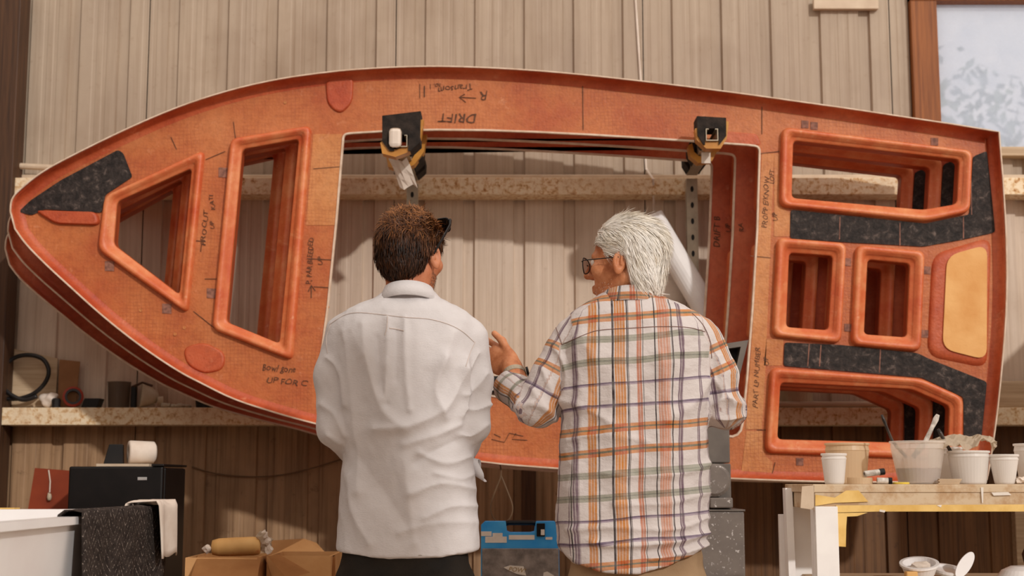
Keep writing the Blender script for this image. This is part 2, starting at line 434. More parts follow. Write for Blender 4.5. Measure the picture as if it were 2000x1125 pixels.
def towel_mat():
    n = NT('charcoal_towel'); v = n.coord()
    c = n.ramp(n.noise(v, 50, 4), [(.35, S(44, 38, 36)), (.65, S(66, 58, 54))])
    sx = n.add('ShaderNodeSeparateXYZ'); n.lk(v, sx.inputs[0])
    z = n.math('ADD', sx.outputs[2], n.math('MULTIPLY', n.math('PINGPONG', n.math('MULTIPLY', sx.outputs[1], 1.0), .05), .9))
    ln = n.math('LESS_THAN', n.math('FRACT', n.math('DIVIDE', z, .022)), .12)
    br = n.ramp(n.noise(v, 160, 3), [(.5, 0.0), (.6, 1.0)])
    c = n.mix(n.math('MULTIPLY', n.math('MULTIPLY', ln, br), .7), c, S(190, 176, 166))
    n.color(c); n.bump(n.noise(v, 200, 3), .5, .004); return n.set(.95, 0, .1)
M['towel'] = towel_mat()
def dusty_glass():
    n = NT('dusty_window_glass'); v = n.coord()
    n.color(S(196, 198, 202)); n.set(.3)
    tl = n.add('ShaderNodeBsdfTranslucent'); tl.inputs[0].default_value = (.72, .82, .98, 1)
    m1 = n.add('ShaderNodeMixShader'); m1.inputs[0].default_value = .65
    n.lk(n.b.outputs[0], m1.inputs[1]); n.lk(tl.outputs[0], m1.inputs[2])
    tp = n.add('ShaderNodeBsdfTransparent'); tp.inputs[0].default_value = (.93, .95, 1, 1)
    m2 = n.add('ShaderNodeMixShader')
    n.lk(n.ramp(n.noise(v, 9, 6, .65), [(.3, .55), (.7, .34)]), m2.inputs[0])
    n.lk(m1.outputs[0], m2.inputs[1]); n.lk(tp.outputs[0], m2.inputs[2]); n.lk(m2.outputs[0], n.out.inputs['Surface']); return n.m
M['dusty_glass'] = dusty_glass()
M['leaf'] = pm('green_leaf', S(96, 112, 84), S(140, 152, 124), 5, .6)
M['bark'] = pm('bark', S(70, 56, 44), None, 20, .9)

# ------------------------------------------------------------------ the building
DW = 5.45                                   # inner face of the far wall
RIBP = .1955                                # rib spacing
def rib_x(i): return PX(1014, DW) + i * RIBP
def sheet_mesh(x_start, nrib, z0, z1, x0=None, x1=None):
    """box-rib sheet: flat pans at y=0, ribs pushed outwards, a minor swage in the pans"""
    prof = []
    for i in range(nrib):
        c = x_start + i * RIBP
        prof += [(c - .0235, 0), (c - .0195, .013), (c + .0195, .013), (c + .0235, 0)]
        m = c + RIBP / 2
        prof += [(m - .026, 0), (m - .022, .0012), (m - .010, .0012), (m - .006, 0), (m + .014, 0), (m + .018, .0012), (m + .03, .0012), (m + .034, 0)]
    if x0 is not None: prof = [(x0, 0)] + [q for q in prof if x0 < q[0] < x1] + [(x1, 0)]
    V = [(x, DW + d, z0) for x, d in prof] + [(x, DW + d, z1) for x, d in prof]; n = len(prof)
    return pyd(V, [(k, k + 1, n + k + 1, n + k) for k in range(n - 1)])
wall = bpy.data.objects.new('wall_back', None); COL.objects.link(wall); wall['kind'] = 'structure'; wall.location = (0, DW, 0)
ZL = PZ(812, DW); ZJ = PZ(356, DW); ZTOP = 3.6
WX0, WX1 = PX(1846, DW), 2.2; WZ0, WZ1 = PZ(292, DW), PZ(6, DW)
for i in range(-17, 18, 5):
    xs = rib_x(i); xa, xb = xs - RIBP / 2, xs + 5 * RIBP - RIBP / 2
    link('sheet', sheet_mesh(xs, 5, 0, ZL, xa, xb + .004), M['wall_shade'] if xs > .45 else M['wall_low'], wall); link('sheet', sheet_mesh(xs, 5, ZL, ZJ + .02, xa, xb + .004), M['wall_mid'], wall)
    # upper sheets, cut round the window
    segs = [(xa, xb)]
    if xb > WX0 and xa < WX1:
        segs = [(a, b) for a, b in ((xa, min(xb, WX0)), (max(xa, WX1), xb)) if b - a > .01]
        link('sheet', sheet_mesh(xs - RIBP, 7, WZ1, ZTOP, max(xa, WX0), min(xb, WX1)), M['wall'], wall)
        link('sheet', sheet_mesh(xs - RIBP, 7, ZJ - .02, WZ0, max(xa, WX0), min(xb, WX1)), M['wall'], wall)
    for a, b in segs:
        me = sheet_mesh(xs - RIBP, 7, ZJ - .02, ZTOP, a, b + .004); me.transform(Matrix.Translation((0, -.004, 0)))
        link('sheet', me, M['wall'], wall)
fl = link('floor', box(-6, 6, -3, DW, -.1, 0), M['concrete']); fl['kind'] = 'structure'
# window
win = bpy.data.objects.new('window_1', None); COL.objects.link(win); win['kind'] = 'structure'; win.location = (WX0, DW, WZ0)
fx = PX(1800, DW - .03)
link('frame_jamb', box(fx, WX0 + .004, DW - .03, DW + .06, WZ0 - .03, WZ1 + .1, .003), M['wood_frame'], win)
link('frame_jamb', box(WX1 - .004, WX1 + .09, DW - .03, DW + .06, WZ0 - .03, WZ1 + .1, .003), M['wood_frame'], win)
link('frame_head', box(fx, WX1 + .09, DW - .034, DW + .06, WZ1, WZ1 + .1, .003), M['wood_frame'], win)
link('sill', box(WX0 - .01, WX1 + .09, DW - .05, DW + .06, WZ0 - .036, WZ0, .003), M['timber'], win)
link('pane', box(WX0, WX1, DW + .02, DW + .024, WZ0, WZ1), M['dusty_glass'], win)
# purlins (girts)
def girt(y0, y1, lip, D0, name='trim_1'):
    g = bpy.data.objects.new(name, None); COL.objects.link(g); g['kind'] = 'structure'; g.location = (0, D0, PZ(y1, D0))
    z0, z1 = PZ(y1, D0), PZ(y0, D0)
    link('web', box(-4, 4, D0, D0 + .006, z0, z1, .002), M['rust'], g)
    link('lower_flange', box(-4, 4, D0 + .0061, DW - .001, z0, z0 + .005), M['rust'], g)
    link('upper_flange', box(-4, 4, D0 + .0061, DW - .001, z1 - .005, z1), M['rust'], g)
    if lip: link('top_angle', box(-4, 4, DW - .04, DW - .012, z1 + .010, z1 + .028, .004), M['cream'], g)
    return g
girt(347, 380, True, DW - .11, 'trim_1')
girt(796, 830, False, DW - .13, 'trim_2')
# unseen walls added to shape the light, and added boards that shade the shirt
M['added_wall'] = pm('added_wall_sheet', S(120, 100, 82), S(140, 118, 98), 5, .7)
def slab(name, V, F=None):
    o = link(name, pyd(V, F or [(0, 1, 2, 3)]), M['added_wall']); o['kind'] = 'structure'; o.modifiers.new('s', 'SOLIDIFY').thickness = .03; return o
slab('added_wall_front', [(-7, -1.3, 0), (7, -1.3, 0), (7, -1.3, 2.4), (-7, -1.3, 2.4)])  # unseen wall added behind the camera to cut low sky light
slab('added_wall_left', [(-2.78, .5, 0), (-2.78, DW, 0), (-2.78, DW, 3.6), (-2.78, .5, 3.6)])  # unseen wall added to darken the left side
slab('added_wall_right', [(2.34, 3.95, 0), (2.34, DW, 0), (2.34, DW, 1.85), (2.34, 3.95, 1.85)])  # unseen partition added to keep sun off the lower right wall
def shadow_board(a, b, w, name, yb=-1.2):  # unseen board set towards the sun so its shadow falls along a-b
    sd = to_sun / -to_sun.y; q = [Vector(p) + sd * (p.y - yb) for p in (a, b)]
    d = (q[1] - q[0]).normalized(); n = Vector((d.z, 0, -d.x)) * w / 2
    o = link(name, loft([[q[0] - n, q[0] + n, q[1] + n, q[1] - n], [p + Vector((0, .03, 0)) for p in (q[0] - n, q[0] + n, q[1] + n, q[1] - n)]], cap=True), M['wood_dark']); o['kind'] = 'structure'
shadow_board(P(655, 650, 3.75), P(775, 1250, 3.75), .26, 'added_board_1'); shadow_board(P(952, 730, 3.85), P(915, 950, 3.85), .07, 'added_board_2')  # added only to shade the white shirt's left back and right sleeve
# board batten low right and side posts
post = link('trim_3', pxbox(-60, -40, 14, 1400, DW - .14, DW - .03, .004), M['wood_dark']); post['kind'] = 'structure'
post = link('trim_4', pxbox(1018, 770, 1046, 1400, DW - .05, DW - .002, .003), M['wood_dark']); post['kind'] = 'structure'
post = link('trim_5', pxbox(1606, -3, 1736, 17, DW - .03, DW - .005, .002), M['cream']); post['kind'] = 'structure'
post = link('trim_6', pxbox(1962, 930, 2030, 1400, DW - .05, DW - .002, .003), M['timber']); post['kind'] = 'structure'

# ------------------------------------------------------------------ nested boat deck mouldings
D0 = 4.9
def L(px, py): p = P(px, py, D0); return (p.x, p.z)
OUT_TOP = [(31, 418), (34, 396), (50, 376), (92, 343), (150, 311), (250, 262), (350, 219), (450, 186), (550, 163), (650, 149), (720, 143), (790, 139.5), (860, 138.5), (950, 141),
           (1050, 147), (1150, 156), (1250, 167), (1350, 179), (1450, 192), (1550, 206), (1650, 220), (1750, 235), (1850, 250), (1941, 265)]
OUT_RIGHT = [(1948, 350), (1954, 450), (1956, 545), (1954, 620), (1948, 700), (1938, 800), (1927, 880), (1918, 936)]
OUT_BOT = [(1780, 941), (1600, 940), (1425, 934), (1250, 925), (1080, 914), (945, 902), (800, 876), (700, 851), (635, 832), (560, 812), (467, 782), (400, 750), (355, 726), (300, 690), (250, 653), (200, 612), (150, 567), (100, 521), (62, 482), (40, 452)]
def dedupe(pts):
    out = []
    for p in pts:
        if not out or (abs(p[0] - out[-1][0]) + abs(p[1] - out[-1][1])) > 1e-6: out.append(tuple(p))
    return out
OUTLINE = dedupe([tuple(q) for q in smooth_curve(OUT_TOP, 4)] + [tuple(q) for q in smooth_curve(OUT_RIGHT, 2)] + [tuple(q) for q in smooth_curve(OUT_BOT, 4)])
COCK_TOP = [(690, 260), (760, 256), (850, 253.5), (950, 254.5), (1050, 258), (1150, 263), (1250, 269), (1350, 275.5), (1460, 283)]
COCKPIT = round_poly([(671, 262)] + COCK_TOP + [(1484, 286), (1479, 450), (1470, 600), (1459, 740), (1447, 858), (1300, 828), (965, 774), (624, 718), (640, 600), (657, 430)],
                     [22] + [6] * 9 + [26, 8, 8, 8, 30, 8, 8, 30, 8, 8])
HATCH = {
 1: ([(401, 294), (368, 613), (193, 489), (206, 385)], [(375, 329), (351, 576), (223, 478), (230, 394)], 16),
 2: ([(452, 273), (609, 247), (572, 704), (416, 643)], [(474, 292), (584, 272), (546, 671), (443, 629)], 14),
 3: ([(1526, 250), (1897, 296), (1892, 416), (1807, 434), (1521, 404)], [(1549, 275), (1873, 312), (1868, 399), (1802, 410), (1546, 387)], 16),
 4: ([(1517, 465), (1651, 476), (1641, 671), (1507, 657)], [(1541, 494), (1626, 500), (1617, 645), (1535, 639)], 15),
 5: ([(1671, 479), (1804, 492), (1796, 687), (1661, 674)], [(1694, 507), (1776, 515), (1770, 659), (1687, 653)], 15),
 6: ([(1504, 718), (1798, 740), (1879, 777), (1877, 897), (1493, 884)], [(1524, 747), (1780, 760), (1854, 793), (1851, 867), (1518, 858)], 16)}
PATCH = [
 [(37, 414), (60, 392), (120, 352), (231, 293), (241, 299), (259, 346), (206, 381), (199, 416), (87, 409), (62, 421)],
 [(1544, 410), (1807, 437), (1893, 419), (1900, 306), (1927, 295), (1933, 352), (1943, 454), (1881, 468), (1802, 482), (1660, 474), (1543, 466)],
 [(1532, 669), (1643, 674), (1792, 690), (1814, 701), (1927, 746), (1916, 856), (1882, 864), (1881, 776), (1800, 738), (1530, 715)]]
def ring(pxpts, h, off=0.0):
    """local points (x, -h, z) of a pixel polygon, optionally pushed outwards in the plane"""
    q = [L(*p) for p in pxpts]; n = len(q); out = []
    area = sum(q[i][0] * q[(i + 1) % n][1] - q[(i + 1) % n][0] * q[i][1] for i in range(n)); sg = 1 if area > 0 else -1
    for i in range(n):
        a, b = Vector(q[i - 1]), Vector(q[(i + 1) % n]); t = (b - a).normalized()
        nrm = Vector((t.y, -t.x)) * sg
        out.append((q[i][0] + nrm.x * off, -h, q[i][1] + nrm.y * off))
    return out
def bendf(me, amt):
    if not amt: return me
    n = len(me.vertices); co = np.empty(n * 3); me.vertices.foreach_get('co', co); co = co.reshape(-1, 3)
    s = np.clip((-co[:, 0] - .53) / 1.18, 0, None); co[:, 2] -= amt * s * s; co[:, 0] += .30 * amt * s * s
    me.vertices.foreach_set('co', co.ravel()); me.update(); return me
def text_mesh(txt, size, shear=.15):
    cu = bpy.data.curves.new('t', 'FONT'); cu.body = txt; cu.size = size; cu.shear = shear; cu.align_x = 'CENTER'; cu.align_y = 'CENTER'; cu.resolution_u = 2; cu.extrude = .0004
    ob = bpy.data.objects.new('t', cu); COL.objects.link(ob); dg = bpy.context.evaluated_depsgraph_get()
    me = bpy.data.meshes.new_from_object(ob.evaluated_get(dg)); bpy.data.objects.remove(ob); bpy.data.curves.remove(cu); me.materials.clear(); return me
def face_text(root, txt, px, py, hpx, ang, width=None, y=-.0022):
    me = text_mesh(txt, hpx * 1.35 * D0 / FPX)
    if width:
        xs = [v.co.x for v in me.vertices]; w = max(xs) - min(xs); me.transform(Matrix.Diagonal((width * D0 / FPX / w, 1, 1, 1)))
    for v in me.vertices: v.co.x += .0016 * math.sin(v.co.x * 190 + v.co.y * 90); v.co.y += .002 * math.sin(v.co.x * 130)
    x, z = L(px, py)
    me.transform(Matrix.Translation((x, y, z)) @ Matrix.Rotation(math.radians(90), 4, 'X') @ Matrix.Rotation(math.radians(ang), 4, 'Z'))
    link('marker_writing', me, M['marker'], root, world=False)
def face_stroke(root, pts, w=2.2, y=-.0022, mat='marker', name='marker_line'):
    bm = bmesh.new(); bm_tube(bm, [(L(*p)[0], y, L(*p)[1]) for p in pts], w * D0 / FPX / 2, 5)
    for v in bm.verts: v.co.y = y + (v.co.y - y) * .25
    link(name, bm_done(bm), M[mat], root, world=False)

def deck(D, dx, dz, bend, full, label, mats):
    root = thing('boat_deck_moulding', label, 'boat part', (dx, D, dz), group='nested boat deck mouldings')
    # face plate with its openings
    holes = [round_poly(h[1], h[2] * .6) for h in HATCH.values()]
    face = [(p[0], p[2]) for p in ring(OUTLINE, 0, -.006)]
    me = filled([face, [L(*p) for p in COCKPIT]] + [[L(*p) for p in h] for h in holes], .006)
    link('deck_face', bendf(me, bend), M[mats[0]], root, world=False)
    # rolled gunwale flange towards the viewer
    prof = [(-.030, 0.0005), (-.018, .003), (-.009, .012), (-.004, .03), (.0, .052), (.004, .052), (.001, .02), (-.004, -.006)]
    link('gunwale_flange', bendf(loft([ring(OUTLINE, h, o) for o, h in prof]), bend), M['lam_red'], root, world=False, smooth=True)
    e = ring(OUTLINE, .053, .001)
    link('flange_edge', bendf(tube(e, .0032, 5, closed=True), bend), M['pale_edge'], root, world=False)
    # cut cockpit edge
    c = ring(COCKPIT, .001, 0)
    link('cockpit_edge', bendf(tube(c, .0048, 5, closed=True), bend), M['pale_edge'], root, world=False)
    # hatch frames
    PR = [(-.02, 0.0), (.02, .017), (.10, .024), (.20, .026), (.44, .026), (.50, .020), (.60, .019), (.64, .011), (.90, .010), (.985, .004), (1.0, -.004), (1.0, -.045)]
    for k, (o, i, r) in HATCH.items():
        ro, ri = round_poly(o, r, 6), round_poly(i, r * .6, 6)
        rings = [[(L(a[0] + (b[0] - a[0]) * t, a[1] + (b[1] - a[1]) * t)) for a, b in zip(ro, ri)] for t, h in PR]
        rings = [[(x, -h, z) for x, z in rg] for rg, (t, h) in zip(rings, PR)]
        fr = link('hatch_frame', bendf(loft(rings[:10]), bend), M['frame'], root, world=False, smooth=True)
        link('inner_wall', bendf(loft(rings[9:]), bend), M['wood_stripe'], fr, world=False)
    # black core patches
    for pt in PATCH:
        pl = [L(*p) for p in round_poly(pt, 5, 2)]
        me = filled([pl], .004); me.transform(Matrix.Translation((0, -.0045, 0)))
        link('core_patch', bendf(me, bend), M['carbon'], root, world=False)
    return root

front = deck(D0, 0, 0, 0, True, 'orange fibreglass boat deck with marker writing, frontmost of the nested three', ('lam',))
mid = deck(D0 + .13, -.066, 0, .045, False, 'orange boat deck in the middle of the nested three on the brackets', ('lam_red',))
rear = deck(D0 + .26, -.132, 0, .085, False, 'orange boat deck hung behind the other two, nearest the wall', ('lam_red',))

# details on the front moulding: reinforcing pads, tabs, seams, writing
def raised(root, pts, h, r, mat, name, inset=.25, rim=None):
    ro = round_poly(pts, r, 5); c = np.mean(np.array(pts), 0)
    def rg(s, hh): return [(L(c[0] + (p[0] - c[0]) * s, c[1] + (p[1] - c[1]) * s)) + (hh,) for p in ro]
    rings = [[(x, -hh, z) for x, z, hh in rg(s, hh)] for s, hh in ((1.03, 0), (1.0, h * .6), (.94, h), (.86, h), (.5, h), (.02, h))]
    return link(name, loft(rings), M[mat], root, world=False, smooth=True)
raised(front, [(1822, 500), (1934, 466), (1926, 716), (1812, 693)], .012, 26, 'lam_red', 'transom_pad')
pd = [(1847, 501), (1925, 479), (1924, 704), (1838, 682)]
me = filled([[L(*p) for p in round_poly(pd, 24, 5)]], .006); me.transform(Matrix.Translation((0, -.018, 0)))
link('transom_core', me, M['pad'], front, world=False, label='pale orange core panel set into the transom')
raised(front, [(70, 412), (190, 415), (196, 440), (110, 437)], .016, 12, 'lam_red', 'bow_pad')
raised(front, [(358, 680), (398, 668), (440, 690), (436, 722), (398, 730), (366, 712)], .008, 20, 'lam_red', 'round_pad')
raised(front, [(636, 156), (690, 150), (688, 200), (665, 224), (640, 205)], .008, 14, 'lam_red', 'chainplate_pad')
raised(front, [(1395, 255), (1478, 262), (1486, 284), (1395, 276)], .003, 8, 'lam_red', 'corner_pad')
for x, y in ((214, 520), (326, 603), (413, 573), (436, 337), (1655, 512), (1656, 640), (1810, 528), (1806, 652), (1590, 246), (1825, 277), (1562, 902), (1572, 243)):
    s = 9 if x < 1500 else 7
    me = filled([[L(x - s, y - s * 1.1), L(x + s, y - s), L(x + s, y + s * 1.1), L(x - s, y + s)]], .002); me.transform(Matrix.Translation((0, -.0022, 0)))
    link('glue_spot', me, M['greypatch'], front, world=False)
for px, py in ((342, 653), (275, 606), (388, 300), (557, 200), (640, 600), (360, 640)):
    x, z = L(px, py); link('screw_boss', lathe([(.0015, 0), (.0035, .0), (.006, .0), (.006, .002), (.003, .002), (.0025, .001)], (x, -.0008, z), 10, (0, -1, 0)), M['lam_pale'], front, world=False)
# laminate strips and seams
def strip(pts, mat):
    me = filled([[L(*p) for p in pts]], .002); me.transform(Matrix.Translation((0, -.0016, 0))); link('laminate_strip', me, M[mat], front, world=False)
strip([(1488, 300), (1512, 300), (1505, 470), (1495, 720), (1488, 838), (1456, 838), (1470, 640), (1482, 440)], 'lam_pale')
strip([(1512, 300), (1522, 300), (1521, 404), (1543, 415), (1542, 462), (1512, 462)], 'lam_pale')
strip([(1497, 662), (1530, 662), (1528, 714), (1492, 714)], 'lam_pale')
strip([(1458, 842), (1488, 842), (1494, 890), (1508, 902), (1510, 924), (1448, 920)], 'lam_pale')
strip([(612, 262), (668, 262), (655, 440), (598, 440)], 'lam_pale')
for s in ([(402, 312), (440, 296)], [(334, 268), (345, 292)], [(456, 238), (460, 270)], [(612, 330), (665, 326)], [(378, 608), (418, 640)], [(400, 545), (424, 545)], [(1138, 168), (1139, 254)], [(1488, 205), (1488, 262)],
          [(1486, 300), (1522, 296)], [(1478, 840), (1497, 840)], [(1508, 925), (1514, 903)], [(1465, 500), (1505, 504)], [(600, 505), (650, 508)], [(613, 560), (645, 562)], [(1545, 430), (1545, 462)], [(380, 470), (402, 472)], [(960, 858), (985, 864), (995, 846), (1022, 852)]):
    face_stroke(front, s, 1.6)
for s in ([(1640, 424), (1639, 468)], [(1757, 436), (1757, 480)], [(1881, 424), (1881, 466)], [(1580, 672), (1577, 716)], [(1603, 674), (1600, 716)], [(1719, 682), (1717, 728)]):
    face_stroke(front, s, 2.0, -.0050, 'greypatch', 'patch_seam')
for x in (1895,):
    face_stroke(front, [(x, 310), (x + 2, 420)], 1.6, -.0050, 'greypatch', 'patch_seam')
face_text(front, 'PROPP E/KNOW', 1496, 396, 11, 86, 105); face_text(front, 'UP', 1514, 424, 10, 86); face_text(front, 'LOFT', 1508, 346, 10, 86, 30)
face_text(front, 'PART LP NUMBER', 1478, 738, 10, 86, 118); face_text(front, 'UP', 1497, 706, 10, 86)
face_text(front, 'PROCUT', 400, 446, 10, 86, 72); face_text(front, 'UP', 415, 440, 9, 86); face_text(front, 'KATI', 415, 396, 9, 100, 32)
face_text(front, 'P, PAR BLEEDED', 606, 510, 11, 88, 92); face_text(front, 'UP', 626, 510, 10, 84)
face_text(front, 'Bowl gone', 545, 720, 14, -4, 66); face_text(front, 'UP FOR C', 560, 746, 12, -6, 80)
face_text(front, 'Transom', 890, 172, 14, 186, 70); face_text(front, 'no. 1', 850, 168, 11, 180, 22); face_text(front, 'R', 946, 186, 20, 180); face_text(front, 'DRIFT', 895, 230, 20, 178, 76)
face_stroke(front, [(930, 192), (898, 190)], 2); face_stroke(front, [(908, 184), (897, 190), (910, 200)], 2); face_stroke(front, [(829, 168), (829, 190)], 2.6); face_stroke(front, [(820, 164), (820, 192)], 1.4)
face_stroke(front, [(608, 582), (608, 558)], 2.2); face_stroke(front, [(602, 570), (608, 557), (616, 568)], 2.2)
face_stroke(front, [(392, 492), (394, 478)], 1.8)
face_stroke(front, [(965, 848), (978, 854)], 1.6); face_stroke(front, [(1008, 846), (1000, 858), (1030, 860)], 1.6)
face_text(rear, 'DRIFT B', 1495, 428, 14, 88, 66, y=-.0024); face_text(rear, 'UP', 1518, 420, 11, 88, y=-.0024); face_text(mid, 'RA', 1496, 432, 10, 88, y=-.0024)

# ------------------------------------------------------------------ wall brackets that carry the mouldings
def bracket(px, py, label, paper):
    c = P(px, py, 4.80); x, z = c.x, c.z
    root = thing('wall_bracket', label, 'bracket', (x, DW - .11, z - .35), group='taped wall brackets')
    # slotted upright on the girt
    yu = DW - .152
    up = link('upright', box(x - .021, x + .021, yu, yu + .003, z - 1.15, z - .05), M['zinc'], root)
    link('upright_side', box(x - .021, x - .018, yu + .0031, yu + .041, z - 1.15, z - .05), M['zinc'], up); link('upright_side', box(x + .018, x + .021, yu + .0031, yu + .041, z - 1.15, z - .05), M['zinc'], up)
    for k in range(16):
        zz = z - .09 - k * .062
        me = lathe([(.0001, 0), (.0062, 0), (.0062, .001)], (0, 0, 0), 10, (0, -1, 0)); me.transform(Matrix.Translation((x, yu - .0004, zz)) @ Matrix.Diagonal((1, 1, 1.9, 1)))
        link('slot', me, M['black'], up)
    # channel arm reaching out under the decks
    zt = z + .005
    arm = link('arm', box(x - .021, x + .021, 4.742, yu - .001, zt - .042, zt - .039), M['zinc'], root)
    for s in (-1, 1):
        link('arm_side', box(x + s * .021, x + s * .0185, 4.742, yu - .001, zt - .0389, zt), M['zinc'], arm)
        link('arm_lip', box(x + s * .0184, x + s * .011, 4.742, yu - .001, zt - .0025, zt), M['zinc'], arm)
    # foam wrapped round the arm: thick stop at the front, pads behind
    def uwrap(y0, y1, w, up_, dn, skew=0):
        bm = bmesh.new()
        pr = [(-w, zt + up_), (w, zt + up_ + skew), (w * .98, zt - dn * .45), (w * .5, zt - dn), (.024, zt - dn), (.024, zt + .002), (-.024, zt + .002), (-.024, zt - dn), (-w * .6, zt - dn), (-w * .98, zt - dn * .4)]
        A = [bm.verts.new((x + a, y0, b)) for a, b in pr]; B = [bm.verts.new((x + a, y1, b)) for a, b in pr]
        bm.faces.new(A); bm.faces.new(B[::-1]); n = len(pr)
        for k in range(n): bm.faces.new((A[k], B[k], B[(k + 1) % n], A[(k + 1) % n]))
        return bm_done(bm)
    w = .066 if paper else .050
    link('foam_pad', uwrap(4.745, 4.835, w, .068 if paper else .045, .055, .016 if paper else -.006), M['foam'], root)
    link('foam_pad', uwrap(4.98, 5.11, w * .9, .012, .05), M['foam'], root)
    link('foam_pad', uwrap(5.18, 5.27, w * .85, .012, .045), M['foam'], root)
    def band(y0, y1, w, tilt):
        pr = [(-w, .0), (-w * .9, -.04), (-.02, -.068), (.03, -.066), (w * .92, -.03), (w + .004, .03), (w - .016, .034), (w * .62, -.014), (.022, -.042), (-.016, -.044), (-w * .62, -.026), (-w + .014, .006)]
        bm = bmesh.new(); A = [bm.verts.new((x + a, y0, zt + b + tilt * a)) for a, b in pr]; B = [bm.verts.new((x + a, y1, zt + b + tilt * a)) for a, b in pr]; n = len(pr)
        for k in range(n): bm.faces.new((A[k], A[(k + 1) % n], B[(k + 1) % n], B[k]))
        bm.faces.new(A); bm.faces.new(B[::-1]); return bm_done(bm)
    link('tape_wrap', band(4.752, 4.80, w + .006, .35 if paper else -.05), M['tape'], root)
    link('tape_wrap', band(4.96, 5.01, w + .004, .35 if paper else .1), M['tape'], root)
    if paper:
        link('paper_wad', box(x - .040, x + .002, 4.728, 4.744, zt - .045, zt + .022, .012), M['paper'], root)
        link('paper_tail', loft([[(x - .05 + .012 * j, 4.88 + .02 * j, zt - .055 - .035 * j - .004 * math.sin(k * 2)) if False else (x - .055 + k * .016 + .012 * j, 4.88 + .018 * j, zt - .052 - .03 * j + .01 * math.sin(k * 1.7 + j)) for k in range(5)] for j in range(4)], closed=False), M['paper'], root)
    else:
        link('label_tag', box(x - .016, x + .016, 4.90, 4.903, zt - .085, zt - .046), M['paper'], root)
    return root
bracket(786, 274, 'foam wrapped wall bracket with white paper wad, above the brown haired man', True)
bracket(1386, 262, 'foam wrapped wall bracket with bare channel end, above the white haired man', False)

# ------------------------------------------------------------------ things on the low girt, left
GY = DW - .13; GZ = PZ(796, GY)                       # front edge and top of the low girt
def sp(px, py, d=.05): return P(px, py, GY + d)
def shelf_box(x0, x1, y0, d0, d1): return box(PX(x0, GY + d0), PX(x1, GY + d0), GY + d0, GY + d1, GZ + .0005, PZ(y0, GY + d0), .003)
b = [(sp(x, y, .10)) for x, y in ((-30, 668), (112, 700), (108, 795), (-30, 795))]
me = filled([[(p.x, max(p.z, GZ + .001)) for p in b]], .012); me.transform(Matrix.Translation((0, GY + .10, 0)))
single('leaning_board', me, M['timber'], 'pale grubby board leaning on the wall behind the black hose', 'board')
pts = [sp(50 + 47 * math.cos(a), 738 + 44 * math.sin(a) - 8 * math.cos(a), .035 + .02 * math.sin(a)) for a in np.linspace(-.25, 2 * math.pi - .75, 30)]
pts = [sp(-40, 782, .06), sp(0, 781, .05), sp(24, 784, .045)] + pts[8:] + pts[:8][:0]
hose = [sp(-60, 779, .05), sp(0, 779, .05), sp(40, 778, .045), sp(70, 766, .04), sp(90, 744, .04), sp(95, 722, .04), sp(84, 702, .045), sp(62, 694, .05), sp(36, 696, .055), sp(14, 710, .055), sp(4, 734, .05), sp(8, 758, .045), sp(26, 774, .035), sp(48, 781, .03), sp(72, 774, .03)]
single('hose_coil', tube(smooth_curve(hose, 5), .0085, 8), M['hose'], 'black rubber hose coiled in a loop on the low rail', 'hose', smooth=True)
single('cardboard_square', (lambda m: (m.transform(Matrix.Translation((0, GY + .085, 0))), m)[1])(filled([[(sp(x, y, .085).x, sp(x, y, .085).z) for x, y in ((116, 702), (156, 706), (152, 745), (148, 796), (112, 796))]], .006)), pm('brown_card', S(138, 96, 62), S(152, 108, 72), 12, .8), 'torn brown cardboard square leaning beside the hose', 'cardboard')
c = sp(141, 778, .05)
root = thing('tape_roll', 'roll of black tape with a red rim on the low rail', 'tape', (c.x, GY + .05, GZ))
link('core', lathe([(.030, -.012), (.030, .012), (.022, .012), (.022, -.012), (.030, -.012)], (c.x, GY + .06, GZ + .0425), 24, (.3, -1, .15)), M['hose'], root, smooth=False)
link('outer_layer', lathe([(.0305, -.0125), (.0385, -.010), (.0385, .010), (.0305, .0125), (.0305, -.0125)], (c.x, GY + .06, GZ + .0425), 24, (.3, -1, .15)), M['redtape'], root)
single('scraper_block', (lambda bm: (bm_box(bm, -.03, .03, -.03, .03, 0, .035, .003), [setattr(v.co, 'x', v.co.x + v.co.z * .35) for v in bm.verts], bmesh.ops.translate(bm, verts=bm.verts, vec=(sp(178, 790).x, GY + .05, GZ + .001)), bm_done(bm))[-1])(bmesh.new()), M['black'], 'dark slanted block lying between tape roll and grey cup', 'block')
# white valve / rag lump
def blob(c, r, seed, amp=.25, sq=(1, 1, 1), sub=3):
    bm = bmesh.new(); bmesh.ops.create_icosphere(bm, subdivisions=sub, radius=1); rg = random.Random(seed)
    dirs = [Vector((rg.uniform(-1, 1), rg.uniform(-1, 1), rg.uniform(-1, 1))).normalized() for _ in range(9)]; ph = [rg.uniform(0, 6) for _ in dirs]
    for v in bm.verts:
        n = v.co.normalized(); d = sum(math.sin(6 * n.dot(q) + p) for q, p in zip(dirs, ph)) / 4
        v.co = Vector((n.x * sq[0], n.y * sq[1], n.z * sq[2])) * r * (1 + amp * d)
    zmin = min(v.co.z for v in bm.verts)
    for v in bm.verts: v.co += Vector(c) - Vector((0, 0, zmin))
    return bm_done(bm)
single('crumpled_rag', blob((sp(98, 780).x, GY + .05, GZ + .001), .026, 3, .35, (1.25, .8, 1.0)), M['paper'], 'small crumpled white rag beside the hose end', 'rag', smooth=True)
single('blue_cap', lathe([(.001, 0), (.016, 0), (.017, .03), (.012, .036), (.001, .036)], (sp(112, 790).x, GY + .035, GZ + .0005), 16), M['hose'], 'small dark bottle cap next to the crumpled rag', 'cap', smooth=False)
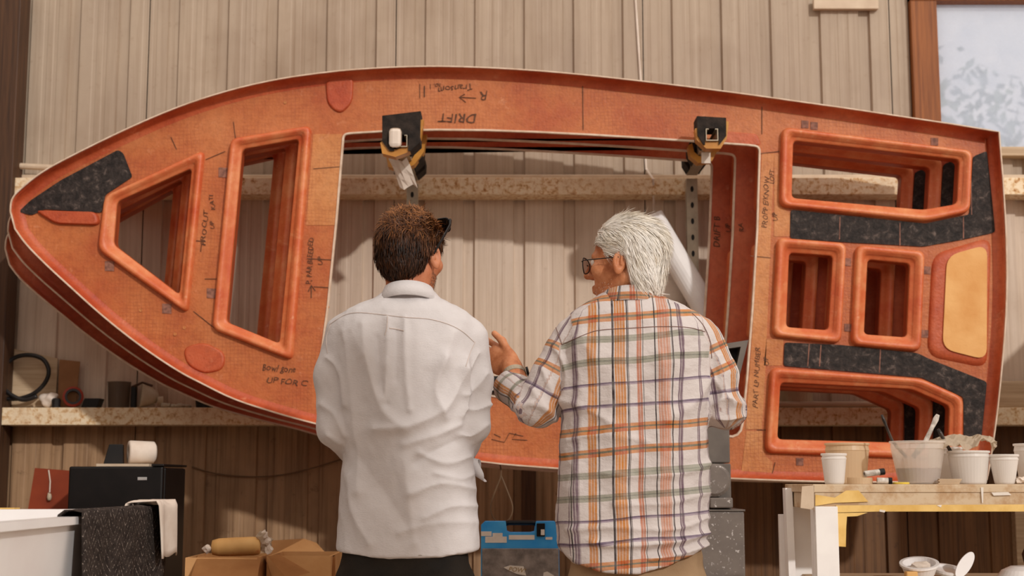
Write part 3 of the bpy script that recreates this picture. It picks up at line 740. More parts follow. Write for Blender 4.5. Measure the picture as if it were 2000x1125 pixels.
single('grey_cup', lathe([(.001, 0), (.038, 0), (.043, .098), (.045, .10), (.041, .10), (.036, .004), (.001, .004)], (sp(228, 790).x, GY + .075, GZ + .0005), 24), plastic('grey_smoky_plastic', S(120, 104, 90), .3), 'smoky grey plastic cup on the low rail', 'cup', smooth=False)
c = sp(280, 772, .05)
root = thing('flood_lamp', 'round cream lamp head with dark clamp lying on the low rail', 'lamp', (c.x, GY + .06, GZ))
ax = Vector((-1, -.35, .1)).normalized()
link('reflector', lathe([(.012, -.052), (.020, -.05), (.032, -.03), (.042, .0), (.045, .012), (.041, .012), (.02, .01), (.001, .009)], (c.x, GY + .058, GZ + .0475), 24, ax), M['lamp'], root, smooth=True)
link('clamp', box(c.x - .055, c.x - .035, GY + .075, GY + .095, GZ, GZ + .085, .003), M['black'], root)
link('yoke', tube([(c.x - .05, GY + .08, GZ + .082), (c.x - .01, GY + .07, GZ + .098), (c.x + .03, GY + .06, GZ + .085)], .005, 6), M['wood_dark'], root)
link('base_knob', lathe([(.001, 0), (.014, 0), (.016, .02), (.001, .022)], (c.x + .052, GY + .06, GZ + .03), 12, (1, .2, 0)), M['lamp'], root)
for i, (px, w) in enumerate(((318, .018), (334, .014), (347, .016), (362, .013))):
    single('pipe_fitting', lathe([(.0045, 0), (w * .55, 0), (w * .55, w), (w * .4, w * 1.2), (w * .4, w * 1.9), (.0045, w * 1.9)], (sp(px, 790).x, GY + .04, GZ + w * .56), 10, (1, .25 * (i - 1), 0)), M['zinc'],
           ['small grey pipe fitting nearest the cream lamp', 'second small pipe fitting from the cream lamp', 'third small pipe fitting from the cream lamp', 'small pipe fitting nearest the dark pot'][i], 'fitting', 'pipe fittings on the low rail')
single('dark_pot', lathe([(.001, 0), (.044, 0), (.050, .06), (.052, .062), (.047, .062), (.042, .004), (.001, .004)], (sp(405, 790).x, GY + .06, GZ + .0005), 24), M['black'], 'dark pot on the low rail half hidden by the boat deck', 'pot')
# things on the low girt seen through the lower right hatch
single('paint_tub', lathe([(.001, 0), (.055, 0), (.062, .075), (.065, .078), (.06, .078), (.05, .004), (.001, .004)], (PX(1552, GY + .06), GY + .07, GZ + .0005), 24), M['lamp'], 'pale tub on the low rail seen through the bottom hatch', 'tub')
single('dark_plank', box(PX(1592, GY), PX(1716, GY), GY + .07, GY + .11, GZ + .0005, GZ + .022), M['wood_dark'], 'dark strip of wood on the low rail behind the bottom hatch', 'plank')
single('pale_pipe', tube([(PX(1480, GY), GY + .02, GZ + .0125), (PX(1800, GY), GY + .02, GZ + .0125)], .012, 10), M['cream'], 'pale pipe lying along the low rail behind the bottom hatch', 'pipe', smooth=False)
single('folded_sheet', (lambda bm: (bm_box(bm, PX(1945, GY), PX(2080, GY), GY + .05, GY + .11, GZ + .0005, PZ(742, GY), .008), bm_done(bm))[-1])(bmesh.new()), M['timber'], 'pale folded sheet on the low rail right of the boat transom', 'sheet')

# pipe on the upper girt at the far left, cable and conduit on the wall
single('white_conduit', tube([(-2.6, DW - .06, PZ(306, DW - .06)), (PX(135, DW - .06), DW - .06, PZ(330, DW - .06))], .012, 10), M['cream'], 'pale pipe above the upper rail at the left edge', 'pipe')
c0, c1 = P(1240, -20, DW - .008), P(1262, 330, DW - .008)
single('wall_cable', tube([c0, c1, P(1276, 350, DW - .115), P(1278, 500, DW - .012), P(1280, 640, DW - .012)], .0045, 6), M['paper'], 'thin white cable running straight down the sheet wall', 'cable')
single('sagging_cable', tube(smooth_curve([P(375, 912, DW - .01), P(420, 925, DW - .012), P(480, 931, DW - .012), P(540, 929, DW - .012), P(600, 917, DW - .012), P(680, 893, DW - .01)], 6), .003, 6), M['cable'], 'thin brown cable sagging along the lower wall', 'cable')
loop = smooth_curve([P(977, 908, D0 - .02), P(978, 930, D0 - .02), P(966, 962, D0 - .02), P(958, 990, D0 - .02), P(964, 1012, D0 - .02), P(980, 1022, D0 - .02), P(996, 1012, D0 - .02), P(1001, 990, D0 - .02), P(992, 962, D0 - .02), P(979, 930, D0 - .018)], 6)
single('hanging_loop', tube(loop, .0028, 6), M['cable'], 'brown cord loop hanging below the boat deck between the men', 'cord')
# white plastic tube leaning on the wall and a bag behind the old man
a, bq = P(1272, 424, DW - .16), P(1400, 640, DW - .19)
ax = (bq - a)
single('plastic_tube', lathe([(.040, 0), (.047, 0), (.047, ax.length), (.040, ax.length), (.040, 0)], a, 24, ax), M['white_paint'], 'white plastic tube leaning diagonally behind the white haired man', 'tube', smooth=False)
single('plastic_sack', blob((PX(1300, DW - .07), DW - .06, PZ(640, DW - .1)), .085, 12, .14, (1.0, .42, 1.3)), M['paper'], 'pale plastic sack hanging behind the white haired man', 'sack', smooth=True)
# black box with white print resting on the cockpit rim
zr = L(968, 775)[1]
root = thing('black_toolbox', 'small black box with white print on the cockpit rim between the men', 'box', (PX(985, D0), D0 + .1, zr))
link('body', box(PX(958, D0 - .02), PX(1030, D0 - .02), D0 - .02, D0 + .17, zr + .012, PZ(735, D0), .006), M['black'], root)
for k in range(3): link('rib', box(PX(960, D0 - .02), PX(1030, D0 - .02), D0 - .024, D0 - .0201, PZ(742 + k * 7, D0), PZ(739 + k * 7, D0)), M['hose'], root)
for k in range(3): link('white_letter', box(PX(961 + k * 5, D0), PX(964 + k * 5, D0), D0 - .022, D0 - .0201, PZ(763, D0), PZ(758, D0)), M['sticker'], root)

# ------------------------------------------------------------------ black cabinet, board, tub, towel, boxes (left foreground)
CD = 4.72
root = thing('black_cabinet', 'tall black cabinet with a small silver badge', 'cabinet', (PX(240, CD), CD + .16, 0))
cz = PZ(911, CD)
link('body', box(PX(150, CD), PX(331, CD), CD + .03, CD + .32, .03, cz - .004, .006), M['black'], root)
dr = link('door', box(PX(149, CD), PX(330, CD), CD, CD + .028, .04, cz, .006), M['black'], root)
link('badge', box(PX(282, CD), PX(300, CD), CD - .003, CD - .0001, PZ(938, CD), PZ(932, CD), .001), M['silver'], dr)
link('top_cap', box(PX(308, CD), PX(332, CD), CD - .006, CD + .33, cz + .0002, cz + .008, .002), M['black'], root)
for sx in (160, 320):
    for dy in (.05, .28): link('foot', box(PX(sx, CD) - .015, PX(sx, CD) + .015, CD + dy - .015, CD + dy + .015, 0, .0299), M['black'], root)
single('flat_card', box(PX(198, CD), PX(300, CD), CD + .02, CD + .24, cz + .0005, cz + .009), M['cream'], 'pale flat card on top of the black cabinet', 'card')
fcz = cz + .0095
me = box(-.032, .032, -.03, .03, 0, .065, .002); 
for v in me.vertices: v.co.x += v.co.z * .25 * (1 if v.co.x < 0 else -.2)
me.transform(Matrix.Translation((PX(219, CD), CD + .1, fcz)) @ Matrix.Rotation(.2, 4, 'Z')); single('black_pot', me, M['black'], 'black tapered pot on the cabinet next to the white roll', 'pot')
ax = Vector((1, .45, 0)).normalized()
single('white_roll', lathe([(.012, 0), (.036, .001), (.039, .006), (.036, .085), (.026, .092), (.012, .092), (.012, 0)], (PX(246, CD), CD + .1, fcz + .0395), 24, ax), M['paper'], 'white roll lying on its side on the black cabinet', 'roll', smooth=True)
me = filled([[(P(x, y, 5.02).x, P(x, y, 5.02).z) for x, y in ((68, 914), (146, 920), (170, 920), (170, 1240), (-20, 1240))]], .02); me.transform(Matrix.Translation((0, 5.02, 0)))
zb = min(v.co.z for v in me.vertices); me.transform(Matrix.Translation((0, 0, 0)))
for v in me.vertices:
    if v.co.z < .5: v.co.z = .0
rb = thing('red_board', 'slanted red brown board standing beside the black cabinet', 'board', (PX(100, 5.02), 5.03, 0)); link('panel', me, M['redboard'], rb)
link('pull_cord', tube([P(95, 918, 5.017), P(98, 940, 5.016), P(97, 962, 5.016)], .0025, 6), M['paper'], rb)
link('cord_knob', blob(P(96, 978, 5.008), .010, 5, .2, (.8, .6, 1.4), 2), M['lamp'], rb, smooth=True)

TZ = .939; TX = -1.025
root = thing('white_tub', 'long white moulded tub in the left foreground', 'tub', (-1.4, 3.4, 0))
def tub_ring(x0, x1, y0, y1, z): return [(p[0], p[1], z) for p in round_poly([(x0, y0), (x1, y0), (x1, y1), (x0, y1)], .09, 5)]
link('shell', loft([tub_ring(-1.70, TX - .13, 2.35, 4.12, 0.0), tub_ring(-1.72, TX - .11, 2.33, 4.16, .05), tub_ring(-1.80, TX - .004, 2.25, 4.25, TZ - .02), tub_ring(-1.83, TX + .012, 2.22, 4.28, TZ - .018), tub_ring(-1.83, TX + .012, 2.22, 4.28, TZ),
                    tub_ring(-1.78, TX - .03, 2.28, 4.23, TZ), tub_ring(-1.74, TX - .1, 2.36, 4.15, .3), tub_ring(-1.6, TX - .2, 2.5, 4.0, .1)], cap=True), M['white'], root)
link('tape_strip', box(-1.6, PX(52, 4.25), 4.232, 4.281, TZ + .0005, TZ + .004), M['tape_y'], root)
# towel over the right side of the tub
def towel_pts():
    R = []
    for j, s in enumerate(np.linspace(-.12, .62, 34)):
        row = []
        for k in range(44):
            t = k / 43; y = 3.34 + t * .84
            fold = .010 * math.sin(t * 16 + s * 2) + .006 * math.sin(t * 37 + 1) 
            if s < 0: x, z = TX - .028 + s * .1, TZ + .012 + s * .4 - .004
            elif s < .06: x, z = TX - .028 + s / .06 * .058, TZ + .012 + .006 * math.sin(s / .06 * math.pi)
            else: x, z = TX + .030 - (s - .06) * .06 + (fold + .008) * min(1, (s - .06) * 5), TZ + .012 - (s - .06)
            z += .012 * math.sin(t * 9) * (1 if s > .1 else 0)
            row.append((x, y + .012 * math.sin(s * 7 + t * 5) * min(1, max(0, s) * 4), z))
        R.append(row)
    return R
me = loft(towel_pts(), closed=False); o = single('towel', me, M['towel'], 'charcoal towel draped over the side of the white tub', 'towel', smooth=True)
o.modifiers.new('s', 'SOLIDIFY').thickness = .004
R = []
for j, s in enumerate(np.linspace(-.05, .2, 14)):
    R.append([(TX - .03 + min(1, max(0, s) / .05) * .085 - .0 + .008 * math.sin(t * 9 + s * 6), 3.93 + t * .22 + s * .25, (TZ + .025 + s * .2 if s < 0 else TZ + .025 - max(0, s - .05)) + .006 * math.sin(t * 14 + s * 20)) for t in np.linspace(0, 1, 16)])
o = single('white_rag', loft(R, closed=False), M['paper'], 'crumpled white rag lying over the far end of the charcoal towel', 'rag', smooth=True)
o.modifiers.new('s', 'SOLIDIFY').thickness = .003

def carton(name, label, x0, x1, y0, y1, z1, flaps, rot=0):
    root = thing(name, label, 'box', ((x0 + x1) / 2, (y0 + y1) / 2, 0), group='open cardboard boxes'); t = .005
    link('base', box(x0, x1, y0, y1, 0, t), M['card'], root)
    link('side', box(x0, x1, y0, y0 + t, t + .0002, z1), M['card'], root); link('side', box(x0, x1, y1 - t, y1, t + .0002, z1), M['card'], root)
    link('side', box(x0, x0 + t, y0 + t, y1 - t, t + .0002, z1), M['card'], root); link('side', box(x1 - t, x1, y0 + t, y1 - t, t + .0002, z1), M['card'], root)
    for pts in flaps:
        bm = bmesh.new(); vs = [bm.verts.new(p) for p in pts]; f = bm.faces.new(vs)
        r = bmesh.ops.solidify(bm, geom=[f], thickness=.004); link('flap', bm_done(bm), M['card_in'] if len(pts) == 4 else M['card'], root)
    return root
zc1 = PZ(1088, 4.35)
carton('cardboard_box', 'open cardboard box holding a rolled paper parcel', PX(378, 4.35), PX(515, 4.35), 4.35, 4.62, zc1 - .002,
       [[P(386, 1086, 4.36), P(510, 1088, 4.36), P(502, 1128, 4.28), P(372, 1130, 4.28)], [P(518, 1090, 4.37), P(519, 1086, 4.6), P(534, 1130, 4.6), P(530, 1130, 4.37)]])
carton('cardboard_box', 'open cardboard box with folded flaps left of the white shirt', PX(533, 4.45), PX(655, 4.45), 4.45, 4.74, PZ(1086, 4.45),
       [[P(522, 1086, 4.43), P(546, 1083, 4.43), P(606, 1118, 4.33), P(562, 1132, 4.33)], [P(655, 1084, 4.5), P(655, 1128, 4.47), P(608, 1122, 4.5), P(644, 1086, 4.5)],
        [P(524, 1056, 4.80), P(594, 1052, 4.82), P(618, 1060, 4.82), P(640, 1084, 4.74), P(524, 1088, 4.74)]])
c = P(412, 1070, 4.42)
root = thing('paper_parcel', 'rolled kraft paper parcel with frayed end lying in the cardboard box', 'parcel', (PX(460, 4.42), 4.46, c.z - .03))
link('roll', lathe([(.0012, -.004), (.022, 0), (.027, .02), (.0285, .07), (.0285, .125), (.026, .142), (.02, .146), (.0012, .147)], (c.x, 4.44, c.z), 20, (1, .1, .03)), M['kraft'], root, smooth=True)
for i in range(7):
    a = i * .9; link('frayed_scrap', blob((c.x + .160 + .012 * math.cos(a * 2), 4.45 + .012 * math.sin(a), c.z - .022 + .007 * i), .012, 40 + i, .5, (1, .4, 1.1), 2), M['film'] if i % 2 else M['paper'], root)
link('tail', blob((c.x - .014, 4.43, c.z - .02), .014, 77, .3, (1, .6, .9), 2), M['paper'], root)

# blue tool case on a crate
BD = 4.5
root = thing('wooden_crate', 'plain timber crate under the blue tool case', 'crate', (PX(1016, BD), BD + .1, 0))
bx0, bx1 = PX(936, BD), PX(1096, BD); bzb = .42
for k in range(4): link('slat', box(bx0, bx1, BD - .02, BD - .005, .01 + k * .1, .10 + k * .1, .002), M['timber'], root)
for k in range(4): link('slat', box(bx0, bx1, BD + .2, BD + .215, .01 + k * .1, .10 + k * .1, .002), M['timber'], root)
link('top_board', box(bx0, bx1, BD - .02, BD + .215, .4002, bzb, .002), M['timber'], root)
for xx in (bx0 + .001, bx1 - .03): link('end_panel', box(xx, xx + .029, BD - .0048, BD + .1998, 0, .40), M['timber'], root)
root = thing('tool_case', 'blue tool case with black handle and stickers between the men', 'tool case', (PX(1016, BD), BD + .06, bzb))
zt = PZ(1019, BD); zs = PZ(1071, BD)
ol = [(PX(940, BD), bzb + .002), (PX(1091, BD), bzb + .002), (PX(1090, BD), zt - .012), (PX(1082, BD), zt), (PX(1046, BD), zt), (PX(1043, BD), PZ(1039, BD)), (PX(1036, BD), PZ(1041, BD)), (PX(996, BD), PZ(1041, BD)), (PX(990, BD), PZ(1038, BD)), (PX(988, BD), zt), (PX(948, BD), zt), (PX(941, BD), zt - .01)]
me = filled([ol], .11); me.transform(Matrix.Translation((0, BD, 0))); link('shell', me, M['blue'], root)
link('handle', tube([(PX(986, BD), BD + .05, PZ(1024, BD)), (PX(994, BD), BD + .045, PZ(1021.5, BD)), (PX(1040, BD), BD + .045, PZ(1021.5, BD)), (PX(1048, BD), BD + .05, PZ(1024, BD))], .008, 8), M['black'], root)
pn = link('front_panel', box(PX(943, BD), PX(1089, BD), BD - .006, BD - .0002, bzb + .01, zs, .002), M['greyfoil'], root)
link('latch', box(PX(1047, BD), PX(1063, BD), BD - .006, BD - .0002, PZ(1048, BD), PZ(1022, BD), .002), M['black'], root)
link('latch_tab', box(PX(1055, BD), PX(1062, BD), BD - .008, BD - .0062, PZ(1045, BD), PZ(1034, BD)), M['sticker'], root)
for (x0, y0, x1, y1) in ((949, 1048, 990, 1060), (963, 1041, 982, 1048), (994, 1045, 1043, 1054), (941, 1038, 961, 1047), (1064, 1049, 1077, 1054)):
    link('sticker', box(PX(x0, BD), PX(x1, BD), BD - .0012, BD - .0002, PZ(y1, BD), PZ(y0, BD)), M['sticker'], root)
me = filled([[(PX(x, BD), PZ(y, BD)) for x, y in ((984, 1108), (996, 1104), (1022, 1106), (1027, 1124), (1010, 1121), (994, 1114))]], .001); me.transform(Matrix.Translation((0, BD - .0075, 0)))
st = link('sticker', me, M['sticker'], pn)
me = text_mesh('POW!', .020, .25); me.transform(Matrix.Translation((PX(1009, BD), BD - .0078, PZ(1113, BD))) @ Matrix.Rotation(math.radians(90), 4, 'X') @ Matrix.Rotation(math.radians(-6), 4, 'Z')); link('print', me, M['gold'], st)
me = filled([[(PX(x, BD), PZ(y, BD)) for x, y in ((1060, 1118), (1067, 1116), (1080, 1124), (1078, 1135), (1058, 1132))]], .001); me.transform(Matrix.Translation((0, BD - .0075, 0))); link('sticker', me, M['sticker'], pn)

# ------------------------------------------------------------------ grey machine behind the older man
MD = 4.5
root = thing('grey_machine', 'grey dusty workshop machine with tilted hopper behind the plaid shirt', 'machine', (PX(1385, MD), MD + .12, 0))
link('base_cabinet', box(PX(1335, MD), PX(1444, MD), MD, MD + .24, 0, PZ(999, MD), .005), M['spatter'], root)
link('top_plate', box(PX(1332, MD), PX(1446, MD), MD - .004, MD + .244, PZ(999, MD) + .0002, PZ(995, MD), .002), M['grey'], root)
link('column', box(PX(1350, MD), PX(1423, MD), MD + .03, MD + .2, PZ(995, MD) + .0002, PZ(905, MD), .004), M['grey'], root)
link('guard', lathe([(.001, 0), (.052, 0), (.052, .02), (.042, .028), (.001, .028)], (PX(1388, MD), MD + .02, PZ(938, MD)), 28, (0, -1, 0)), M['spatter'], root)
link('guard_block', box(PX(1378, MD), PX(1422, MD), MD - .01, MD + .029, PZ(992, MD), PZ(972, MD), .004), M['spatter'], root)
link('upper_column', box(PX(1352, MD), PX(1422, MD), MD + .03, MD + .2, PZ(904, MD), PZ(760, MD), .004), M['grey'], root)
# tilted hopper: open box with slanting sides
def hop(dx0, D): return [P(1385 + dx0, 676, D), P(1462 - dx0, 664, D), P(1430 - dx0, 792, D), P(1385 + dx0, 800, D)]
A = hop(0, MD - .02); B = hop(0, MD + .15); C = [P(1398, 684, MD - .02), P(1447, 677, MD - .02), P(1424, 784, MD - .02), P(1398, 790, MD - .02)]; E = [p + Vector((0, .13, 0)) for p in C]
link('hopper', loft([B, A, C, E], cap=True), M['grey'], root)
link('hopper_lining', loft([[p + Vector((0, .06, 0)) for p in C], [p + Vector((0, .07, 0)) for p in C]], cap=True), M['hose'], root)

# ------------------------------------------------------------------ work bench on the right
HD = 3.5; HB = 3.86
bz = PZ(946, HD); bx = PX(1580, HD); bxr = PX(2250, HD); ba = PZ(999, HD)
root = thing('work_bench', 'white legged workbench with a resin stained top', 'bench', ((bx + bxr) / 2, 3.68, 0))
top_m = (lambda n: (n.color(n.mix(n.ramp(n.noise(n.coord(), 20, 5, .7), [(.45, 0.0), (.62, .8)]), S(206, 184, 154), S(178, 140, 98))), n.set(.6))[1])(NT('resin_stained_board'))
link('top', box(bx - .004, bxr, HD, HB, bz - .02, bz, .002), top_m, root)
link('apron', box(bx, bxr, HD + .002, HD + .022, ba, bz - .0202, .002), top_m, root)
link('apron', box(bx + .002, bx + .022, HD + .0222, HB - .002, ba + .006, bz - .0202, .002), top_m, root)
link('apron', box(bx + .0222, bxr, HB - .022, HB - .002, ba, bz - .0202, .002), top_m, root)
lw = PX(1621, HD) - bx
for xx in (bx, bxr - lw):
    link('leg', box(xx, xx + lw, HD + .0222, HD + .06, 0, bz - .0204, .002), M['white_paint'], root); link('leg', box(xx, xx + lw, HB - .06, HB - .0222, 0, bz - .0204, .002), M['white_paint'], root)
link('leg_face', box(bx - .002, bx + lw, HD - .012, HD + .0018, 0, ba + .012, .001), M['white_paint'], root)
link('brace', loft([[Vector((bx - .002, HB - .09 + s * .012, bz - .01)), Vector((bx - .02, HB - .09 + s * .012, bz - .01)), Vector((bx - .02, HB - .05 + s * .012, bz - .01)), Vector((bx - .002, HB - .05 + s * .012, bz - .01))] if s == 0 else [Vector((bx - .002, HB - .17, 0)), Vector((bx - .02, HB - .17, 0)), Vector((bx - .02, HB - .12, 0)), Vector((bx - .002, HB - .12, 0))] for s in (0, 1)], cap=True), M['white_paint'], root)
link('brace', box(bx - .024, bx - .008, HB - .012, HB + .004, 0, bz - .08, .001), M['white_paint'], root)
def bp(x, y, D=HD): return (PX(x, D), PZ(y, D))
def bench_tape(pts, y, m='tape_y', name='tape_strip'):
    me = filled([[bp(*p) for p in pts]], .0015); me.transform(Matrix.Translation((0, HD - y, 0))); link(name, me, M[m], root)
bench_tape([(1581, 966), (1618, 972), (1640, 958), (1664, 958), (1682, 980), (1618, 982), (1580, 988)], .0020)
bench_tape([(1620, 987), (1800, 986), (2230, 984), (2230, 999), (1900, 999), (1700, 999), (1621, 1001)], .0016)
bench_tape([(1621, 1002), (1680, 1001), (1660, 1008), (1640, 1009), (1638, 1030), (1636, 1068), (1620, 1067)], .0016, 'tape_y', 'hanging_tape')
bench_tape([(1556, 950), (1579, 948), (1578, 996), (1552, 992)], .0, 'cream', 'tape_strip')
for pts in ([(1918, 962), (1950, 961), (1956, 967), (1922, 968)], [(1984, 956), (1990, 956), (1987, 974), (1984, 972)], [(1898, 952), (1903, 952), (1901, 982), (1899, 982)], [(1703, 995), (1714, 997), (1712, 1001), (1702, 999)], [(1812, 987), (1822, 986), (1820, 991)]):
    bench_tape(pts, .0026, 'sticker', 'resin_drip')
lz = PZ(1130, 3.62)
link('lower_shelf', box(bx + .024, bxr, HD + .03, HB - .025, lz - .02, lz, .002), M['timber'], root)

def cup(name, label, px0, px1, pb0, pb1, yt, D, mat, cat='cup', group='cups and buckets on the workbench', fill=None, rim=.0035):
    r1 = (PX(px1, D) - PX(px0, D)) / 2; r0 = (PX(pb1, D) - PX(pb0, D)) / 2; x = (PX(px0, D) + PX(px1, D)) / 2
    h = PZ(yt, D) - bz; z = bz + .0006
    root = thing(name, label, cat, (x, D, z), group=group)
    b = link('body', lathe([(.0005, 0), (r0 - .002, 0), (r0, .003), (r0 + (r1 - r0) * .8, h * .80), (r0 + (r1 - r0) * .82 + .001, h * .82), (r1 - rim, h - .006), (r1 - rim - .0012, h - .006), (r0 - .0015, .005), (.0005, .005)], (x, D, z), 36), M[mat], root, smooth=False)
    link('rim', lathe([(r1 - rim - .0012, h - .0058), (r1, h - .0055), (r1 + .0005, h - .001), (r1 - .001, h), (r1 - rim - .0012, h - .001), (r1 - rim - .0012, h - .0058)], (x, D, z), 36), M[mat], root)
    if fill:
        hf = PZ(fill, D) - bz; rf = r0 + (r1 - r0) * hf / h - .0028
        link('resin', lathe([(.0005, .0056), (r0 - .0032, .0056), (rf, hf), (.0005, hf)], (x, D, z), 32), M['resin'], root)
    return root, x, z, h, r0, r1
cup('plastic_cup', 'small white cup, leftmost on the bench, in front of the cream bucket', 1594, 1643, 1601, 1638, 886, 3.54, 'cup')
cup('plastic_bucket', 'cream plastic bucket behind the leftmost small cup', 1602, 1687, 1611, 1680, 866, 3.70, 'cup_cream', 'bucket')
cup('plastic_bucket', 'large milky bucket with brown resin in its lower third', 1727, 1833, 1739, 1815, 862, 3.58, 'bucket', 'bucket', fill=915)
cup('plastic_bucket', 'white bucket half hidden between the resin bucket and the film covered one', 1800, 1868, 1806, 1862, 874, 3.72, 'cup', 'bucket')
cup('plastic_bucket', 'white bucket with a black brush under crumpled plastic film', 1838, 1917, 1848, 1911, 881, 3.57, 'cup', 'bucket')
cup('plastic_cup', 'small white cup right of the film covered bucket', 1917, 1973, 1928, 1966, 888, 3.55, 'cup')
r7 = cup('plastic_bucket', 'white bucket with an orange sticker at the right edge', 1966, 2046, 1976, 2038, 867, 3.62, 'cup', 'bucket')[0]
x7 = PX(2006, 3.62)
me = loft([[(x7 + (.0485 + .001 * 0) * math.sin(a) * (1 + .0) , 3.62 - .0485 * math.cos(a), bz + .055 + (k * .022) * (1 - abs(a + .15) * .7)) for a in np.linspace(-.75, .35, 10)] for k in (0, 1)], closed=False)
link('sticker', me, M['orange_sticker'], r7)
def brush(name, label, p0, p1, mat, r=.0045, D=3.56, cx=1780, head=True):
    a, b = P(p0[0], p0[1], D), P(p1[0], p1[1], D)
    d = (b - a).normalized(); b2 = b; c = P(cx, p1[1] + 42, D + .01)
    link_d = (c - b).normalized()
    root = thing(name, label, 'brush', c)
    link('handle', tube([a, a + d * .012, a + (b - a) * .5, b, b + link_d * .012], [r * .7, r * 1.1, r * .8, r * .95, r], 8), M[mat], root, smooth=True)
    b = b + link_d * .012; d = link_d
    if head:
        link('ferrule', tube([b, b + d * .018], r * 1.2, 8), M['zinc'], root); link('bristles', tube([b + d * .0181, b + d * .04], [r * 1.2, r * .9], 8), M['hose'], root)
brush('paint_brush', 'brush with a black handle in the resin bucket', (1722, 810), (1743, 862), 'brush_black', .0042, 3.585, 1780)
brush('paint_brush', 'brush with a worn white handle in the resin bucket', (1832, 810), (1808, 862), 'brush_white', .0068, 3.59, 1775)
brush('paint_brush', 'brush with a black handle in the film covered bucket', (1832, 838), (1857, 882), 'brush_black', .0050, 3.575, 1878)
# crumpled film over the bucket
R = []
for j in range(14):
    t = j / 13
    R.append([P(1812 + k / 17 * 132 + 4 * math.sin(j * 1.3), 859 - 12 * math.sin(k / 17 * 3.0) + 22 * abs(t - .5) * 2 * (1 if k < 13 else .3) + (3.5 * math.sin(k * 2.1 + j * 1.7)) + (14 if k == 17 else 0) * t + (8 if 8 < k < 12 else 0) * (1 - t), 3.53 + t * .13 + .006 * math.sin(k * 1.9 + j)) for k in range(18)])
o = single('plastic_film', loft(R, closed=False), M['film'], 'crumpled clear plastic film over the buckets on the bench', 'plastic film')
o.modifiers.new('s', 'SOLIDIFY').thickness = .0012
def on_bench(px, D): return (PX(px, D), D, bz + .0006)
x, y, z = on_bench(1667, 3.55)
single('masking_tape', lathe([(.020, 0), (.031, 0), (.031, .016), (.020, .016), (.020, 0)], (x, y, z), 28), M['cup_cream'], 'cream roll of masking tape lying flat on the bench', 'tape')
for i, (px, D, ax, l) in enumerate(((1676, 3.53, (1, .15, .12), .052), (1700, 3.525, (1, -.1, -.02), .036))):
    x, y, z = on_bench(px, D); zz = .0245 if i == 0 else .0085
    root = thing('roller_core', ['black ended roller core resting on the masking tape', 'black ended roller core lying on the bench'][i], 'roller', (x, y, z))
    link('sleeve', lathe([(.004, 0), (.0075, 0), (.0075, l * .75), (.004, l * .75), (.004, 0)], (x, y, z + zz), 14, ax), M['brush_white'], root)
    link('end', lathe([(.0035, l * .7501), (.0082, l * .7501), (.0082, l), (.0035, l), (.0035, l * .7501)], (x, y, z + zz), 14, ax), M['black'], root)
x, y, z = on_bench(1746, 3.525); single('yellow_lid', lathe([(.0005, 0), (.02, 0), (.0205, .003), (.018, .0045), (.0005, .0045)], (x, y, z), 24), M['yellow'], 'small flat yellow lid in front of the resin bucket', 'lid')
for k in range(4):
    x, y, z = on_bench(1836, 3.525); single('stir_stick', box(x - .026 + .003 * (k % 2), x + .026 + .002 * k, y - .008, y + .008, z + k * .0032, z + k * .0032 + .003, .0006), M['timber'],
        ['flat stir stick at the bottom of the small stack on the bench', 'second stir stick from the bottom of the small stack', 'third stir stick from the bottom of the small stack', 'flat stir stick on top of the small stack'][k], 'stick', 'stir sticks stacked on the bench')
for k, px in enumerate((1976, 1990)):
    x, y, z = on_bench(px, 3.535); single('paper_scrap', blob((x, y, z), .010, 60 + k, .45, (1.2, .8, .8), 2), M['paper'], ['small white paper scrap next to the small cup on the right', 'small white paper scrap at the right edge of the bench'][k], 'paper scrap', 'scraps on the bench')
# things on the lower shelf
def on_shelf(px, D): return Vector((PX(px, D), D, lz + .0006))
p = on_shelf(1775, 3.6)
root = thing('mixing_pot', 'shallow white mixing pot with thick rim on the lower shelf', 'pot', p)
link('bowl', lathe([(.0005, 0), (.036, 0), (.044, .022), (.048, .024), (.048, .029), (.040, .029), (.034, .006), (.0005, .006)], p + Vector((0, 0, .012)), 32, (-.08, -.28, 1)), M['white'], root)
link('paste', blob(p + Vector((0, -.006, .018)), .024, 8, .2, (1.1, .8, .5), 2), M['paper'], root)
single('orange_wedge', box(p.x - .05, p.x - .022, 3.535, 3.56, lz + .001, lz + .022, .003), M['kraft'], 'small orange brown wedge in front of the shallow mixing pot', 'wedge')
p = on_shelf(1828, 3.66)
single('pot_lid', lathe([(.0005, 0), (.040, 0), (.043, .006), (.043, .012), (.036, .012), (.034, .006), (.0005, .006)], p + Vector((0, 0, .0105)), 32, (.1, -.25, 1)), M['white'], 'pale round pot lid propped behind the mixing pot', 'lid')
p = P(1884, 1112, 3.62)
me = lathe([(.0005, 0), (.021, 0), (.0215, .002), (.021, .004), (.0005, .004)], (0, 0, 0), 32); me.transform(Matrix.Translation(p) @ Matrix.Rotation(math.radians(-38), 4, 'Y').inverted() @ Matrix.Rotation(math.radians(80), 4, 'X') @ Matrix.Diagonal((.75, 1.85, 1, 1)))
zmn = min(v.co.z for v in me.vertices); me.transform(Matrix.Translation((0, 0, lz + .001 - zmn)))
single('oval_lid', me, M['white'], 'white oval lid standing tilted on the lower shelf', 'lid')
p = on_shelf(1972, 3.62)
single('white_bowl', lathe([(.0005, .032), (.030, .030), (.052, .020), (.066, 0), (.060, 0), (.046, .016), (.0005, .026)], p, 36), M['white'], 'upturned white bowl at the right end of the lower shelf', 'bowl')
p = on_shelf(1998, 3.74)
single('brown_tool', blob(p, .034, 21, .22, (1.0, .6, 1.1)), M['leather'], 'lumpy brown leather object behind the upturned bowl', 'tool', smooth=True)

